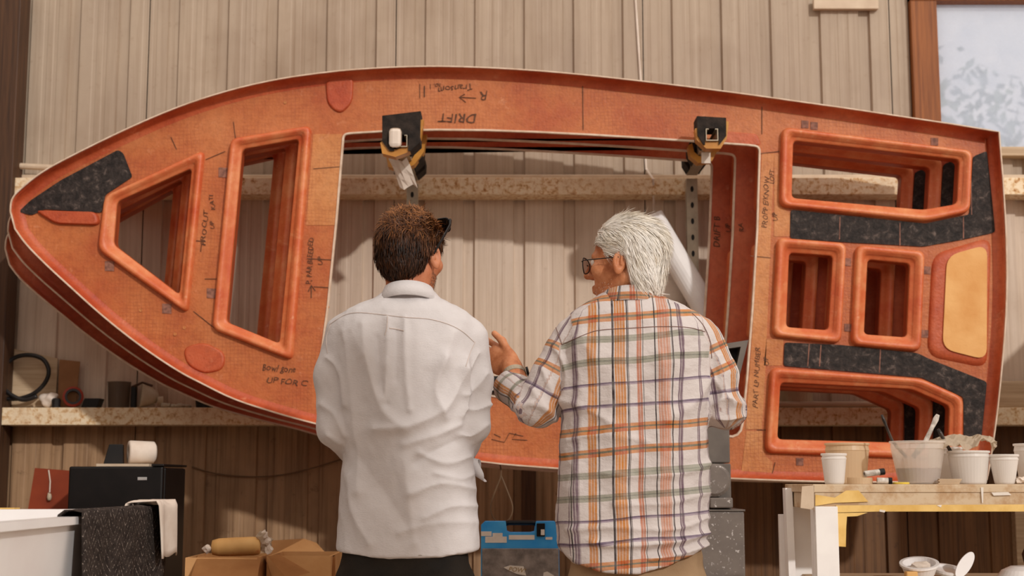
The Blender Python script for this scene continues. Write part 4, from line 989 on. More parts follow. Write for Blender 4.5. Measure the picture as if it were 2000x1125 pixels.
# ------------------------------------------------------------------ people: implicit-surface modelling
class Vol:
    def __init__(s, lo, hi, h):
        s.h = h; s.lo = np.array(lo, float); n = np.ceil((np.array(hi) - s.lo) / h).astype(int) + 1; s.n = n
        s.ax = [s.lo[k] + h * np.arange(n[k]) for k in range(3)]; s.f = np.full(n, .05, np.float32)
    def sub(s, lo, hi):
        i0 = np.clip(np.floor((np.array(lo) - s.lo) / s.h).astype(int), 0, s.n); i1 = np.clip(np.ceil((np.array(hi) - s.lo) / s.h).astype(int) + 1, 0, s.n)
        sl = tuple(slice(a, b) for a, b in zip(i0, i1))
        return sl, np.meshgrid(*[s.ax[k][sl[k]].astype(np.float32) for k in range(3)], indexing='ij')
    def op(s, sl, d, k, mode='u'):
        a = s.f[sl]
        if a.size == 0: return
        if mode == 's': d = -d
        if k > 0:
            hh = np.clip(.5 + .5 * ((d - a) if mode == 'u' else (a - d)) / k, 0, 1)
            r = d * (1 - hh) + a * hh
            r = r - k * hh * (1 - hh) if mode == 'u' else r + k * hh * (1 - hh)
        else: r = np.minimum(a, d) if mode == 'u' else np.maximum(a, d)
        s.f[sl] = r
    def cone(s, a, b, ra, rb, k=.01, mode='u'):
        a, b = np.array(a, float), np.array(b, float); R = max(ra, rb) + .05
        sl, (X, Y, Z) = s.sub(np.minimum(a, b) - R, np.maximum(a, b) + R); ba = b - a; l2 = max(ba.dot(ba), 1e-12)
        t = np.clip(((X - a[0]) * ba[0] + (Y - a[1]) * ba[1] + (Z - a[2]) * ba[2]) / l2, 0, 1)
        d = np.sqrt((X - a[0] - ba[0] * t) ** 2 + (Y - a[1] - ba[1] * t) ** 2 + (Z - a[2] - ba[2] * t) ** 2) - (ra + (rb - ra) * t)
        s.op(sl, d, k, mode)
    def chain(s, pts, rad, k=.01):
        for i in range(len(pts) - 1): s.cone(pts[i], pts[i + 1], rad[i], rad[i + 1], k)
    def ell(s, c, axes, rad, k=.01, mode='u'):
        """axes: three unit vectors"""
        c = np.array(c, float); R = max(rad) + .05; sl, (X, Y, Z) = s.sub(c - R, c + R); q = 0; g = 0
        for ax, r in zip(axes, rad):
            e = (X - c[0]) * ax[0] + (Y - c[1]) * ax[1] + (Z - c[2]) * ax[2]; q = q + (e / r) ** 2; g = g + (e / r ** 2) ** 2
        k0 = np.sqrt(q); k1 = np.sqrt(g) + 1e-9
        s.op(sl, k0 * (k0 - 1) / k1, k, mode)
    def torso(s, zs, cx, cy, a, b, p=2.4, k=.01):
        sl, (X, Y, Z) = s.sub((min(np.array(cx) - a) - .06, min(np.array(cy) - b) - .06, zs[0] - .03), (max(np.array(cx) + a) + .06, max(np.array(cy) + b) + .06, zs[-1] + .03))
        z1 = s.ax[2][sl[2]]; f = lambda v: np.interp(z1, zs, v).astype(np.float32)[None, None, :]
        A, B = f(a), f(b)
        d = (((np.abs(X - f(cx)) / A) ** p + (np.abs(Y - f(cy)) / B) ** p) ** (1 / p) - 1) * np.minimum(A, B)
        d = np.maximum(d, np.maximum(Z - zs[-1], zs[0] - Z)); s.op(sl, d, k)
    def cut(s, fn):
        X, Y, Z = np.meshgrid(*[a.astype(np.float32) for a in s.ax], indexing='ij'); s.f = np.maximum(s.f, fn(X, Y, Z))
    def mesh(s):
        f = s.f; S_ = f < 0; nx, ny, nz = f.shape; cnt = np.zeros((nx - 1, ny - 1, nz - 1), np.int8)
        for i in (0, 1):
            for j in (0, 1):
                for k in (0, 1): cnt += S_[i:nx - 1 + i, j:ny - 1 + j, k:nz - 1 + k]
        act = (cnt > 0) & (cnt < 8); idx = np.argwhere(act); acc = np.zeros((len(idx), 3)); num = np.zeros(len(idx))
        cr = [(i, j, k) for i in (0, 1) for j in (0, 1) for k in (0, 1)]
        for a in cr:
            for ax in range(3):
                if a[ax]: continue
                b = list(a); b[ax] = 1
                fa = f[tuple((idx + a).T)]; fb = f[tuple((idx + b).T)]; c = (fa < 0) != (fb < 0)
                t = fa[c] / (fa[c] - fb[c]); p = np.tile(np.array(a, float), (c.sum(), 1)); p[:, ax] = t
                acc[c] += p; num[c] += 1
        V = s.lo + s.h * (idx + acc / num[:, None]); ID = np.full(act.shape, -1, np.int64); ID[act] = np.arange(len(idx)); F = []
        for ax in range(3):
            sl0 = [slice(1, -1)] * 3; sl0[ax] = slice(0, -1); sl1 = list(sl0); sl1[ax] = slice(1, None)
            A, B = S_[tuple(sl0)], S_[tuple(sl1)]; e = np.argwhere(A != B); fl = A[tuple(e.T)]
            off = np.ones(3, int); off[ax] = 0; e = e + off; u, v = (ax + 1) % 3, (ax + 2) % 3
            du = np.zeros(3, int); du[u] = 1; dv = np.zeros(3, int); dv[v] = 1
            g = lambda q: ID[tuple(q.T)]
            Q = np.stack([g(e - du - dv), g(e - dv), g(e), g(e - du)], 1); Q[~fl] = Q[~fl][:, ::-1]; F.append(Q)
        F = np.vstack(F); F = F[(F >= 0).all(1)]
        return V, F
def to_me(V, F):
    me = bpy.data.meshes.new('m'); me.vertices.add(len(V)); me.vertices.foreach_set('co', V.astype(np.float32).ravel())
    me.loops.add(F.size); me.loops.foreach_set('vertex_index', F.astype(np.int32).ravel())
    me.polygons.add(len(F)); me.polygons.foreach_set('loop_start', np.arange(0, F.size, F.shape[1], dtype=np.int32)); me.polygons.foreach_set('loop_total', np.full(len(F), F.shape[1], np.int32))
    me.update(); me.validate(); me.polygons.foreach_set('use_smooth', [True] * len(me.polygons)); return me
def vnormals(V, F):
    n = np.zeros_like(V); a = V[F[:, 2]] - V[F[:, 0]]; b = V[F[:, 3]] - V[F[:, 1]]; c = np.cross(a, b)
    for k in range(4): np.add.at(n, F[:, k], c)
    return n / (np.linalg.norm(n, axis=1, keepdims=True) + 1e-12)
def relax(V, F, it=2, lam=.5):
    E = np.vstack([F[:, [0, 1]], F[:, [1, 2]], F[:, [2, 3]], F[:, [3, 0]]]); E = np.vstack([E, E[:, ::-1]])
    deg = np.bincount(E[:, 0], minlength=len(V))[:, None]
    for _ in range(it):
        A = np.stack([np.bincount(E[:, 0], V[E[:, 1], k], len(V)) for k in range(3)], 1); V = V + lam * (A / deg - V)
    return V
_LAT = RNG.random((32, 32, 32))
def vnoise(p):
    i = np.floor(p).astype(int); f = p - i; f = f * f * (3 - 2 * f); r = 0
    for a in (0, 1):
        for b in (0, 1):
            for c in (0, 1):
                w = (f[:, 0] if a else 1 - f[:, 0]) * (f[:, 1] if b else 1 - f[:, 1]) * (f[:, 2] if c else 1 - f[:, 2])
                r = r + w * _LAT[(i[:, 0] + a) % 32, (i[:, 1] + b) % 32, (i[:, 2] + c) % 32]
    return r * 2 - 1
def join(parts):
    V, F, n = [], [], 0
    for v, f in parts: V.append(v); F.append(f + n); n += len(v)
    return np.vstack(V), np.vstack(F)

class Head:
    def __init__(s, C, yaw, pitch=0, roll=0):
        s.C = np.array(C); y = math.radians(yaw)           # yaw: + turns the face to the right in the picture, from facing away
        F = np.array([math.sin(y), math.cos(y), 0]); R = np.array([math.cos(y), -math.sin(y), 0]); U = np.array([0, 0, 1.])
        c, q = math.cos(math.radians(pitch)), math.sin(math.radians(pitch)); F, U = F * c - U * q, U * c + F * q
        c, q = math.cos(math.radians(roll)), math.sin(math.radians(roll)); R, U = R * c - U * q, U * c + R * q
        s.F, s.R, s.U = F, R, U
    def w(s, f, r, u): return s.C + s.F * f + s.R * r + s.U * u
    def loc(s, V): d = V - s.C; return d @ s.F, d @ s.R, d @ s.U
def build_head(H, h=.0027, neck_to=None):
    lo = H.C - .17; hi = H.C + .17; lo[2] = H.C[2] - .26
    v = Vol(lo, hi, h); A = (H.F, H.R, H.U); w = H.w
    v.ell(w(-.012, 0, .033), A, (.096, .075, .087), .01)
    v.ell(w(.028, 0, -.042), A, (.062, .056, .076), .03)
    for s in (-1, 1):
        v.cone(w(-.012, s * .056, -.050), w(.060, s * .016, -.098), .014, .014, .022)
        v.ell(w(.060, s * .044, -.018), A, (.024, .020, .020), .02)
        v.cone(w(.086, s * .010, .026), w(.072, s * .046, .020), .009, .008, .014)
        v.ell(w(.100, s * .030, .004), A, (.020, .016, .011), .010, 's')
        v.cone(w(.100, s * .011, -.030), w(.094, s * .013, -.031), .0075, .006, .008)
        v.cone(w(.094, 0, -.060), w(.082, s * .022, -.061), .006, .004, .006); v.cone(w(.092, 0, -.070), w(.080, s * .019, -.069), .007, .004, .006)
        # ear: dish with a rim, lobe and tragus
        E = w(-.010, s * .078, -.008); eo = H.R * s * .86 - H.F * .50; eo = eo / np.linalg.norm(eo); eu = H.U * .97 - H.F * .22; eu = eu / np.linalg.norm(eu); ef = np.cross(eu, eo)
        v.ell(E + eo * .004, (eo, ef, eu), (.010, .0185, .032), .006)
        v.ell(E + eo * .014 + eu * .003, (eo, ef, eu), (.0085, .0125, .0235), .004, 's')
        v.ell(E + eo * .009 - eu * .026 , (eo, ef, eu), (.006, .010, .011), .005)
        v.cone(E + eo * .008 + eu * .012 - H.F * .004, E + eo * .008 - eu * .008 - H.F * .006, .0035, .004, .004)
        v.cone(E + eo * .008 + H.F * .012 - eu * .004, E + eo * .010 + H.F * .010 - eu * .010, .005, .004, .004)
    v.cone(w(.066, 0, -.102), w(.072, 0, -.096), .017, .015, .02)
    v.cone(w(.094, 0, .012), w(.113, 0, -.024), .008, .011, .012)
    v.cone(w(-.022, 0, -.05), neck_to if neck_to is not None else w(-.045, 0, -.24), .056, .064, .03)
    V, F = v.mesh(); return relax(V, F, 1), F
def hand(v, Wp, d, t, n, curl=.5, sc=1.0, spread=.012, thumb=None):
    d, t, n = [np.array(q, float) / np.linalg.norm(q) for q in (d, t, n)]; Wp = np.array(Wp, float)
    v.ell(Wp + d * .048 * sc, (d, t, n), (.052 * sc, .041 * sc, .0165 * sc), .012); v.ell(Wp + d * .074 * sc, (d, t, n), (.026 * sc, .042 * sc, .014 * sc), .01)
    v.ell(Wp + d * .036 * sc + t * .024 * sc - n * .006, (d, t, n), (.034 * sc, .019 * sc, .017 * sc), .012)
    for i, ln in enumerate((.074, .083, .077, .060)):
        off = .0315 - .021 * i; p = Wp + d * (.090 - .004 * abs(i - 1)) * sc + t * off * sc; q = d + t * (off * spread * 20); q /= np.linalg.norm(q); r = .0092 * sc * (1 - .03 * i)
        a = curl * .5
        for sgm in (.46, .30, .24):
            dd = q * math.cos(a) - n * math.sin(a); e = p + dd * ln * sgm * sc; v.cone(p, e, r, r * .92, .004); p = e; r *= .92; a += curl * .7
    p = Wp + d * .030 * sc + t * .030 * sc
    T = thumb if thumb is not None else [t * .75 + d * .65 - n * .1, t * .55 + d * .85 - n * .15]
    r = .0125 * sc
    for k, (dd, l) in enumerate(zip(T, (.044, .032))):
        dd = np.array(dd) / np.linalg.norm(dd); e = p + dd * l * sc; v.cone(p, e, r, r * .84, .007); p = e; r *= .84
    return p
def strands(V, N, n_str, keep, dirf, length, lift, width, seg=4, seed=1, shade=None):
    """flat hair ribbons growing from scalp points"""
    rg = np.random.default_rng(seed); ok = np.where(keep)[0]; root = V[rg.choice(ok, n_str)] ; ix = None
    ids = rg.choice(ok, n_str); P0 = V[ids] + rg.normal(0, .0015, (n_str, 3)); Nn = N[ids]; L_ = length * rg.uniform(.55, 1.2, n_str)
    pts = [P0]; p = P0.copy(); clump = rg.normal(0, 1, (n_str, 3))
    for j in range(seg):
        t = (j + 1) / seg; T = dirf(p, Nn, clump, t); T = T - Nn * np.sum(T * Nn, 1, keepdims=True) * (.85 if lift < .5 else .3)
        T = T / (np.linalg.norm(T, axis=1, keepdims=True) + 1e-9) + Nn * lift * (1 - t * .6); T = T / np.linalg.norm(T, axis=1, keepdims=True)
        p = p + T * (L_ / seg)[:, None]; pts.append(p.copy())
    pts = np.array(pts)                       # seg+1, n, 3
    side = np.cross(pts[-1] - pts[0], Nn + clump * .5); side /= np.linalg.norm(side, axis=1, keepdims=True) + 1e-9
    Vv = []; 
    for j in range(seg + 1):
        wd = width * (1 - .75 * (j / seg) ** 2); Vv.append(pts[j] - side * wd); Vv.append(pts[j] + side * wd)
    Vv = np.array(Vv).transpose(1, 0, 2).reshape(-1, 3); m = 2 * (seg + 1); base = (np.arange(n_str) * m)[:, None, None]
    q = np.array([[2 * j, 2 * j + 1, 2 * j + 3, 2 * j + 2] for j in range(seg)])[None]
    F = (base + q).reshape(-1, 4); rnd = np.repeat(np.clip(rg.beta(2, 2.4, n_str) if shade is None else shade(P0, rg), 0, 1), m)
    return Vv, F, rnd
def hair_object(name, parent, V, F, S_, mat, caprnd=.06, label=None):
    Vs, Fs, rs = S_; A, B = join([(V, F), (Vs, Fs)]); me = to_me(A, B); at = me.attributes.new('rnd', 'FLOAT', 'POINT')
    at.data.foreach_set('value', np.r_[np.full(len(V), caprnd), rs].astype(np.float32)); return link(name, me, mat, parent, label=label)
def ring_collar(c, a, b, h, tilt, flare, tk=.0035, yaw=0, n=48):
    """fold-over shirt collar round the neck"""
    prof = [(1.0, 0.0), (1.0, h * .97), (1.02, h), (1.05, h * .985), (flare, -.012), (flare - tk / a, -.013), (1.05 - tk / a, h * .93)]
    rings = []
    for s, z in prof:
        rg = []
        for k in range(n):
            th = 2 * math.pi * k / n; x, y = a * s * math.cos(th), b * s * math.sin(th)
            rg.append(Vector((c[0] + x, c[1] + y, c[2] + z - y * tilt)))
        rings.append(rg)
    return loft(rings)
def seg_dist(q, poly):
    d = np.full(len(q), 1e9); poly = np.array(poly, float)
    for i in range(len(poly) - 1):
        a, b = poly[i], poly[i + 1]; ab = b - a; t = np.clip(((q - a) @ ab) / max(ab @ ab, 1e-9), 0, 1); d = np.minimum(d, np.linalg.norm(q - a - t[:, None] * ab, axis=1))
    return d
def folds(V, N, ridges):
    q = proj(V); back = np.clip(-N[:, 1] * 2.2 + .3, 0, 1); r = np.zeros(len(V))
    for poly, h, w in ridges:
        pl = smooth_curve(poly, 5) if len(poly) > 2 else poly
        r += h * np.exp(-(seg_dist(q, pl) / w) ** 1.35)
    return V + N * (1.5 * r * back)[:, None]
def on_surface(bvh, px, py, lift=.0008):
    o = Vector((0, 0, ZC)); d = (P(px, py, 3.85) - o).normalized(); h = bvh.ray_cast(o, d)
    return (h[0] + h[1] * lift) if h[0] else None
def seam(bvh, pts, r, mat, parent, name='seam'):
    q = [on_surface(bvh, *p) for p in resample(smooth_curve(pts, 6), 60)]; q = [p for p in q if p is not None]
    if len(q) > 4: link(name, tube(q, r, 5), mat, parent)
MDP = 3.85
def mp(px, py, dy=0.0): p = P(px, py, MDP + dy); return np.array(p)
def mz(py): return PZ(py, MDP)
PXM = MDP / FPX
def table(rows, cx0, cy0):
    """rows: (py, cx_px, halfwidth_px, half depth m, dy) top to bottom -> arrays sorted by z"""
    rows = sorted(rows, key=lambda r: -r[0])
    return ([mz(r[0]) for r in rows], [PX(r[1], MDP, r[0]) for r in rows], [MDP + r[4] for r in rows], [r[2] * PXM for r in rows], [r[3] for r in rows])
def trousers(cx, zt, hem_sep, mat, parent, hw, foot_dx=.12):
    v = Vol((cx - .30, MDP - .22, .05), (cx + .30, MDP + .25, zt + .03), .008)
    v.torso([zt - .22, zt - .1, zt], [cx] * 3, [MDP] * 3, [hw * .98, hw, hw * .93], [.125, .125, .115], 2.4, .01)
    for s in (-1, 1):
        v.chain([(cx + s * hw * .50, MDP, zt - .16), (cx + s * (foot_dx + .005), MDP + .015, .48), (cx + s * foot_dx, MDP - .005, .10)], [.098, .068, .058], .03)
    V, F = v.mesh(); V = relax(V, F, 2); N = vnormals(V, F)
    V = V + N * (.005 * vnoise(V * np.array([9, 9, 16]) + 3) + .003 * vnoise(V * np.array([30, 30, 40])))[:, None]
    link('trousers', to_me(V, F), mat, parent)
    for s in (-1, 1):
        x = cx + s * foot_dx; v = Vol((x - .09, MDP - .16, -.02), (x + .09, MDP + .26, .18), .006)
        v.cone((x, MDP - .05, .045), (x, MDP + .02, .05), .045, .045, .02); v.cone((x, MDP + .0, .045), (x + s * .015, MDP + .17, .034), .045, .036, .02); v.cone((x, MDP - .02, .06), (x, MDP - .02, .12), .042, .045, .02)
        v.cut(lambda X, Y, Z: .001 - Z); Vs, Fs = v.mesh(); link('shoe', to_me(relax(Vs, Fs, 1), Fs), M['leather'], parent)
def body_core(cx, shoulder_z, hip_z):
    """plain trunk and legs inside the clothes"""
    v = Vol((cx - .26, MDP - .2, .07), (cx + .26, MDP + .2, shoulder_z + .1), .010)
    v.torso([hip_z - .05, hip_z + .1, hip_z + .3, shoulder_z - .05, shoulder_z + .02], [cx] * 5, [MDP] * 5, [.14, .12, .14, .15, .07], [.09, .08, .09, .075, .05], 2.3)
    v.cone((cx, MDP, shoulder_z), (cx, MDP, shoulder_z + .07), .055, .05, .02)
    for s in (-1, 1): v.chain([(cx + s * .075, MDP, hip_z), (cx + s * .12, MDP + .01, .48), (cx + s * .12, MDP - .01, .09)], [.075, .05, .04], .03)
    return v.mesh()

def hairline_cut(vol, H, fs, us):
    def fn(X, Y, Z):
        f = (X - H.C[0]) * H.F[0] + (Y - H.C[1]) * H.F[1] + (Z - H.C[2]) * H.F[2]; u = (X - H.C[0]) * H.U[0] + (Y - H.C[1]) * H.U[1] + (Z - H.C[2]) * H.U[2]
        return (np.interp(f.ravel(), fs, us).reshape(f.shape) - u).astype(np.float32)
    vol.cut(fn)
def arm_uv(V, arms):
    """nearest arm chain: distance, along, around"""
    best = np.full(len(V), 9.); al = np.zeros(len(V)); ar = np.zeros(len(V))
    for pts in arms:
        pts = [np.array(p) for p in pts]; s0 = 0
        for i in range(len(pts) - 1):
            a, b = pts[i], pts[i + 1]; ab = b - a; l = np.linalg.norm(ab); ab = ab / l; t = np.clip((V - a) @ ab, 0, l); d = V - a - t[:, None] * ab; dd = np.linalg.norm(d, axis=1)
            e1 = np.cross(ab, [0, -1, 0.2]); e1 /= np.linalg.norm(e1); e2 = np.cross(ab, e1); m = dd < best
            best[m] = dd[m]; al[m] = s0 + (((V - a) @ ab)[m] if i == len(pts) - 2 else t[m]); ar[m] = np.arctan2(d[m] @ e1, d[m] @ e2); s0 += l
    return best, al, ar

# ---- brown haired man in the white shirt
man1 = thing('person', 'man in a white untucked shirt seen from behind, sunglasses on his head', 'person', (PX(797, MDP), MDP, 0))
rows = [(566, 801, 44, .058, .012), (584, 798, 66, .078, .008), (598, 796, 98, .090, .004), (612, 794, 122, .100, 0), (632, 793, 137, .108, 0), (670, 792, 141, .120, 0), (720, 792, 139, .126, 0), (800, 793, 131, .124, 0), (900, 797, 127, .118, 0), (1000, 796, 134, .126, 0), (1110, 796, 139, .132, 0)]
T1 = table(rows, 0, 0)
v = Vol((PX(590, MDP), MDP - .20, mz(1100)), (PX(985, MDP), MDP + .34, mz(560)), .0045)
v.torso(*T1, 2.35, 0)
LA = [mp(674, 656), mp(650, 735), mp(656, 838, -.015), mp(712, 915, .21)]; RA = [mp(916, 664), mp(925, 740), mp(921, 832, -.015), mp(888, 918, .19)]
v.chain(LA, [.054, .050, .046, .034], .022); v.chain(RA, [.055, .050, .047, .034], .022)
zh = mz(1086)
hem_cx = PX(797, MDP)
v.cut(lambda X, Y, Z: (zh + .30 * np.clip(np.abs(X - hem_cx) - .06, 0, 1) ** 1.6 * 1.6) - Z)
V, F = v.mesh(); V = relax(V, F, 2); N = vnormals(V, F)
R1 = [([(757, 622), (757, 690), (750, 780)], .006, 6), ([(790, 622), (792, 720), (800, 800)], .006, 6), ([(773, 640), (772, 740)], -.004, 9),
      ([(908, 700), (890, 760), (862, 802), (800, 832), (732, 838)], .011, 12), ([(905, 720), (912, 770), (900, 812)], .010, 9), ([(868, 700), (850, 760), (868, 815)], .007, 9), ([(895, 830), (850, 850), (790, 868)], .007, 8), ([(890, 862), (840, 885), (810, 905)], -.006, 10),
      ([(676, 650), (684, 730), (692, 850), (700, 960)], .006, 13), ([(712, 636), (722, 720), (748, 800), (790, 836)], .009, 13), ([(735, 660), (740, 730), (755, 790)], -.006, 9),
      ([(820, 885), (870, 905), (918, 892)], .006, 7), ([(805, 965), (860, 945), (925, 955)], .007, 8), ([(830, 1012), (880, 990), (932, 988)], .006, 8), ([(850, 925), (900, 935), (926, 925)], .005, 6), ([(780, 1040), (850, 1022), (930, 1020)], .004, 10),
      ([(690, 880), (740, 950), (820, 1060)], -.009, 38), ([(690, 645), (712, 690)], .009, 26), ([(884, 652), (866, 705)], .010, 24), ([(680, 930), (690, 1000), (720, 1060)], .006, 12), ([(790, 900), (800, 990), (810, 1060)], .007, 14),
      ([(640, 700), (668, 728), (676, 790)], .006, 7), ([(630, 790), (655, 812), (672, 850)], .006, 7), ([(640, 850), (664, 866)], .005, 6), ([(950, 730), (925, 760), (905, 772)], .007, 7), ([(956, 790), (930, 802), (908, 800)], .007, 6), ([(950, 830), (922, 850), (900, 850)], .006, 6), ([(935, 690), (918, 720)], .006, 6)]
V = folds(V, N, R1); N = vnormals(V, F)
V = V + N * (.0045 * vnoise(V * np.array([10, 10, 6]) + 5) + .0025 * vnoise(V * np.array([24, 24, 15]) + 9) + .0012 * vnoise(V * np.array([60, 60, 40])))[:, None]
me = to_me(V, F); shirt1 = link('shirt', me, M['shirt_white'], man1, label='white cotton shirt')
bv = BVHTree.FromPolygons([tuple(p) for p in V], F.tolist())
sm = pm('white_thread', S(196, 184, 178), None, 30, .8)
seam(bv, [(644, 634), (675, 615), (706, 611), (757, 616), (793, 620), (836, 623), (872, 632), (902, 647), (926, 668)], .0011, sm, shirt1, 'yoke_seam')
seam(bv, [(928, 668), (918, 690), (910, 716)], .0011, sm, shirt1, 'shoulder_seam'); seam(bv, [(646, 634), (638, 660), (640, 690)], .0011, sm, shirt1, 'shoulder_seam')
seam(bv, [(757, 618), (756, 640), (752, 654)], .0014, sm, shirt1, 'pleat'); seam(bv, [(760, 641), (775, 643), (789, 646)], .0016, sm, shirt1, 'hanger_loop')
link('collar', ring_collar(mp(798, 590, -.004), .064, .068, .034, .24, 1.36), M['shirt_white'], man1, smooth=True)
link('cuff', loft([[Vector(mp(908 + 34 * t, 905 + 17 * t, .05 - .02 * t)) + Vector((math.cos(a) * (.3 * r), math.sin(a) * r * .8, math.cos(a) * -r)) + Vector((.004 * math.sin(3 * a), 0, .004 * math.cos(2 * a))) * t for a in np.linspace(0, 2 * math.pi, 20, endpoint=False)] for t, r in ((0, .020), (.5, .026), (1.0, .031), (1.0, .0295), (.5, .0245), (.1, .018))]), M['shirt_white'], man1, smooth=True)
trousers(PX(797, MDP), mz(1040), .12, M['dark_khaki'], man1, .172)
H1 = Head(mp(803, 500, .02), 26, 4)
Vh, Fh = build_head(H1, neck_to=mp(800, 610, .01))
Vc, Fc = body_core(PX(797, MDP), mz(640), .86)
vh = Vol((PX(640, MDP), MDP + .06, mz(1010)), (PX(960, MDP), MDP + .36, mz(860)), .0032)
for s, E, wx in ((-1, LA[-1], 745), (1, RA[-1], 838)):
    E = np.array(E); Wp = mp(wx - s * 0, 935, .25); vh.cone(E, Wp, .028, .024, .01)
    hand(vh, Wp, (-s * .9, .1, -.35), (0, .4, .9), (0, 1, -.3), 1.1)
Vd, Fd = vh.mesh()
Vb, Fb = join([(Vh, Fh), (Vc, Fc), (relax(Vd, Fd, 1), Fd)])
body1 = link('body', to_me(Vb, Fb), M['skin_young'], man1)
vv = Vol(H1.C - .16, H1.C + .16, .003)
A = (H1.F, H1.R, H1.U)
vv.ell(H1.w(-.016, 0, .037), A, (.103, .081, .091), .01); vv.ell(H1.w(-.048, 0, -.025), A, (.060, .066, .062), .03)
hairline_cut(vv, H1, [-.12, -.07, -.038, -.028, .0, .012, .03, .06, .085], [-.088, -.086, -.070, -.004, .012, -.006, .010, .048, .072])
Vq, Fq = vv.mesh(); Vq = relax(Vq, Fq, 1); Nq = vnormals(Vq, Fq); fq, rq, uq = H1.loc(Vq)
Vq = Vq + Nq * (.004 * vnoise(Vq * 60) + .003 * vnoise(Vq * 130))[:, None]
def dir1(p, n, cl, t):
    f, r, u = H1.loc(p); top = np.clip((u - .02) / .06, 0, 1)[:, None]
    sw = np.cross(n, H1.U[None, :])                         # whorl round the crown
    return (H1.F * .5 + sw * .7) * top - H1.U * (1 - top) + cl * (.55 * top + .16) + .9 * top * np.stack([vnoise(p * 38), vnoise(p * 38 + 7), vnoise(p * 38 + 15)], 1)
keep = (uq > -.082)
st = strands(Vq, Nq, 15000, keep & (uq > .0), dir1, .026, .40, .0010, 4, 3, lambda p, rg: np.clip(.10 + .50 * np.clip((H1.loc(p)[2] - .015) / .075, 0, 1) + .22 * vnoise(p * 60) + rg.normal(0, .2, len(p)), 0, 1))  # strands paler towards the crown: light from above put into the colour
s2 = strands(Vq, Nq, 7000, keep & (uq <= .03), dir1, .015, .16, .0008, 3, 4, lambda p, rg: np.clip(.12 + rg.normal(0, .12, len(p)), 0, 1))  # lower strands darkened: shade on the back of the head as colour
Vj, Fj = join([(st[0], st[1]), (s2[0], s2[1])])
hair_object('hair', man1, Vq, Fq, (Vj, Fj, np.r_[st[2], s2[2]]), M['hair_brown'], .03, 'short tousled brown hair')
fh, rh, uh = H1.loc(Vh); Nh = vnormals(Vh, Fh)
kb = (uh < -.045) & (uh > -.112) & (fh > -.005) & (np.abs(rh) > .012) & (Nh @ H1.U < .4)
sb = strands(Vh, Nh, 2600, kb, lambda p, n, c, t: -H1.U + H1.F * .3 + c * .4, .0045, .5, .0005, 2, 8)
me = to_me(sb[0], sb[1]); at = me.attributes.new('rnd', 'FLOAT', 'POINT'); at.data.foreach_set('value', sb[2].astype(np.float32)); link('beard', me, M['stubble'], man1)
for s in (-1, 1): link('eye', lathe([(.0001, -.012)] + [(.012 * math.sin(a), -.012 * math.cos(a)) for a in np.linspace(.2, math.pi - .2, 10)] + [(.0001, .012)], Vector(H1.w(.078, s * .031, .004)), 16, H1.F), M['eye'], man1, smooth=True)
# sunglasses pushed up on his hair
sg = thing('sunglasses', 'black sunglasses pushed up on the brown haired man\'s head', 'sunglasses', H1.w(.06, 0, .10))
for s in (-1, 1):
    c0 = H1.w(.082, s * .038, .102); nx = H1.F * .75 + H1.U * .66; ux = H1.U * .75 - H1.F * .66
    pts = [Vector(c0 + H1.R * x * s + ux * z) for x, z in round_poly([(-.030, .018), (.036, .022), (.030, -.020), (-.022, -.020)], .012, 4)]
    link('lens', loft([[p - Vector(nx) * .0014 for p in pts], [p + Vector(nx) * .0014 for p in pts]], cap=True), M['lens'], sg)
    link('frame_rim', tube(pts, .0028, 6, closed=True), M['black'], sg)
    link('temple', tube([Vector(H1.w(.080, s * .074, .114)), Vector(H1.w(.060, s * .085, .094)), Vector(H1.w(.010, s * .091, .044)), Vector(H1.w(-.022, s * .092, .010)), Vector(H1.w(-.030, s * .090, -.006))], [.0042, .0036, .0030, .0030, .0022], 6, flat=1.6), M['black'], sg)
link('bridge', tube([Vector(H1.w(.088, -.012, .108)), Vector(H1.w(.092, 0, .110)), Vector(H1.w(.088, .012, .108))], .0028, 6), M['black'], sg)

# ---- white haired man in the plaid shirt
man2 = thing('person', 'white haired man in a plaid shirt gesturing with his left hand', 'person', (PX(1238, MDP), MDP, 0))
rows = [(568, 1229, 50, .062, .012), (584, 1232, 74, .080, .008), (598, 1236, 104, .094, .004), (612, 1240, 127, .106, 0), (632, 1241, 141, .116, 0), (670, 1241, 146, .130, 0), (720, 1241, 145, .136, 0), (800, 1241, 142, .138, 0), (900, 1237, 146, .140, 0), (1000, 1234, 147, .144, 0), (1060, 1236, 146, .146, 0), (1140, 1240, 142, .146, 0)]
T2 = table(rows, 0, 0)
v = Vol((PX(955, MDP), MDP - .22, mz(1130)), (PX(1480, MDP), MDP + .34, mz(560)), .0045)
v.torso(*T2, 2.35, 0)
LA2 = [mp(1112, 668), mp(1076, 738), mp(1050, 792, .005), mp(1004, 760, .11)]; RA2 = [mp(1370, 666), mp(1402, 735), mp(1412, 797, .0), mp(1404, 792, .10)]
v.chain(LA2, [.055, .052, .055, .044], .022); v.chain(RA2, [.055, .052, .052, .050], .022)
v.cone(mp(996, 757, .125), mp(1006, 764, .09), .048, .046, .008)          # rolled cuffs
v.cone(mp(1421, 800, .03), mp(1418, 802, .06), .052, .052, .010)
HEM = [(1080, 1035), (1095, 1072), (1120, 1095), (1180, 1112), (1240, 1114), (1300, 1099), (1350, 1078), (1388, 1056)]
hx = [PX(a, MDP, b) for a, b in HEM]; hz = [mz(b) for a, b in HEM]
v.cut(lambda X, Y, Z: np.where((X > hx[0] - .02) & (X < hx[-1] + .02), np.interp(X.ravel(), hx, hz).reshape(X.shape).astype(np.float32) - Z, -1))
V, F = v.mesh(); V = relax(V, F, 2); N = vnormals(V, F); V0 = V.copy()
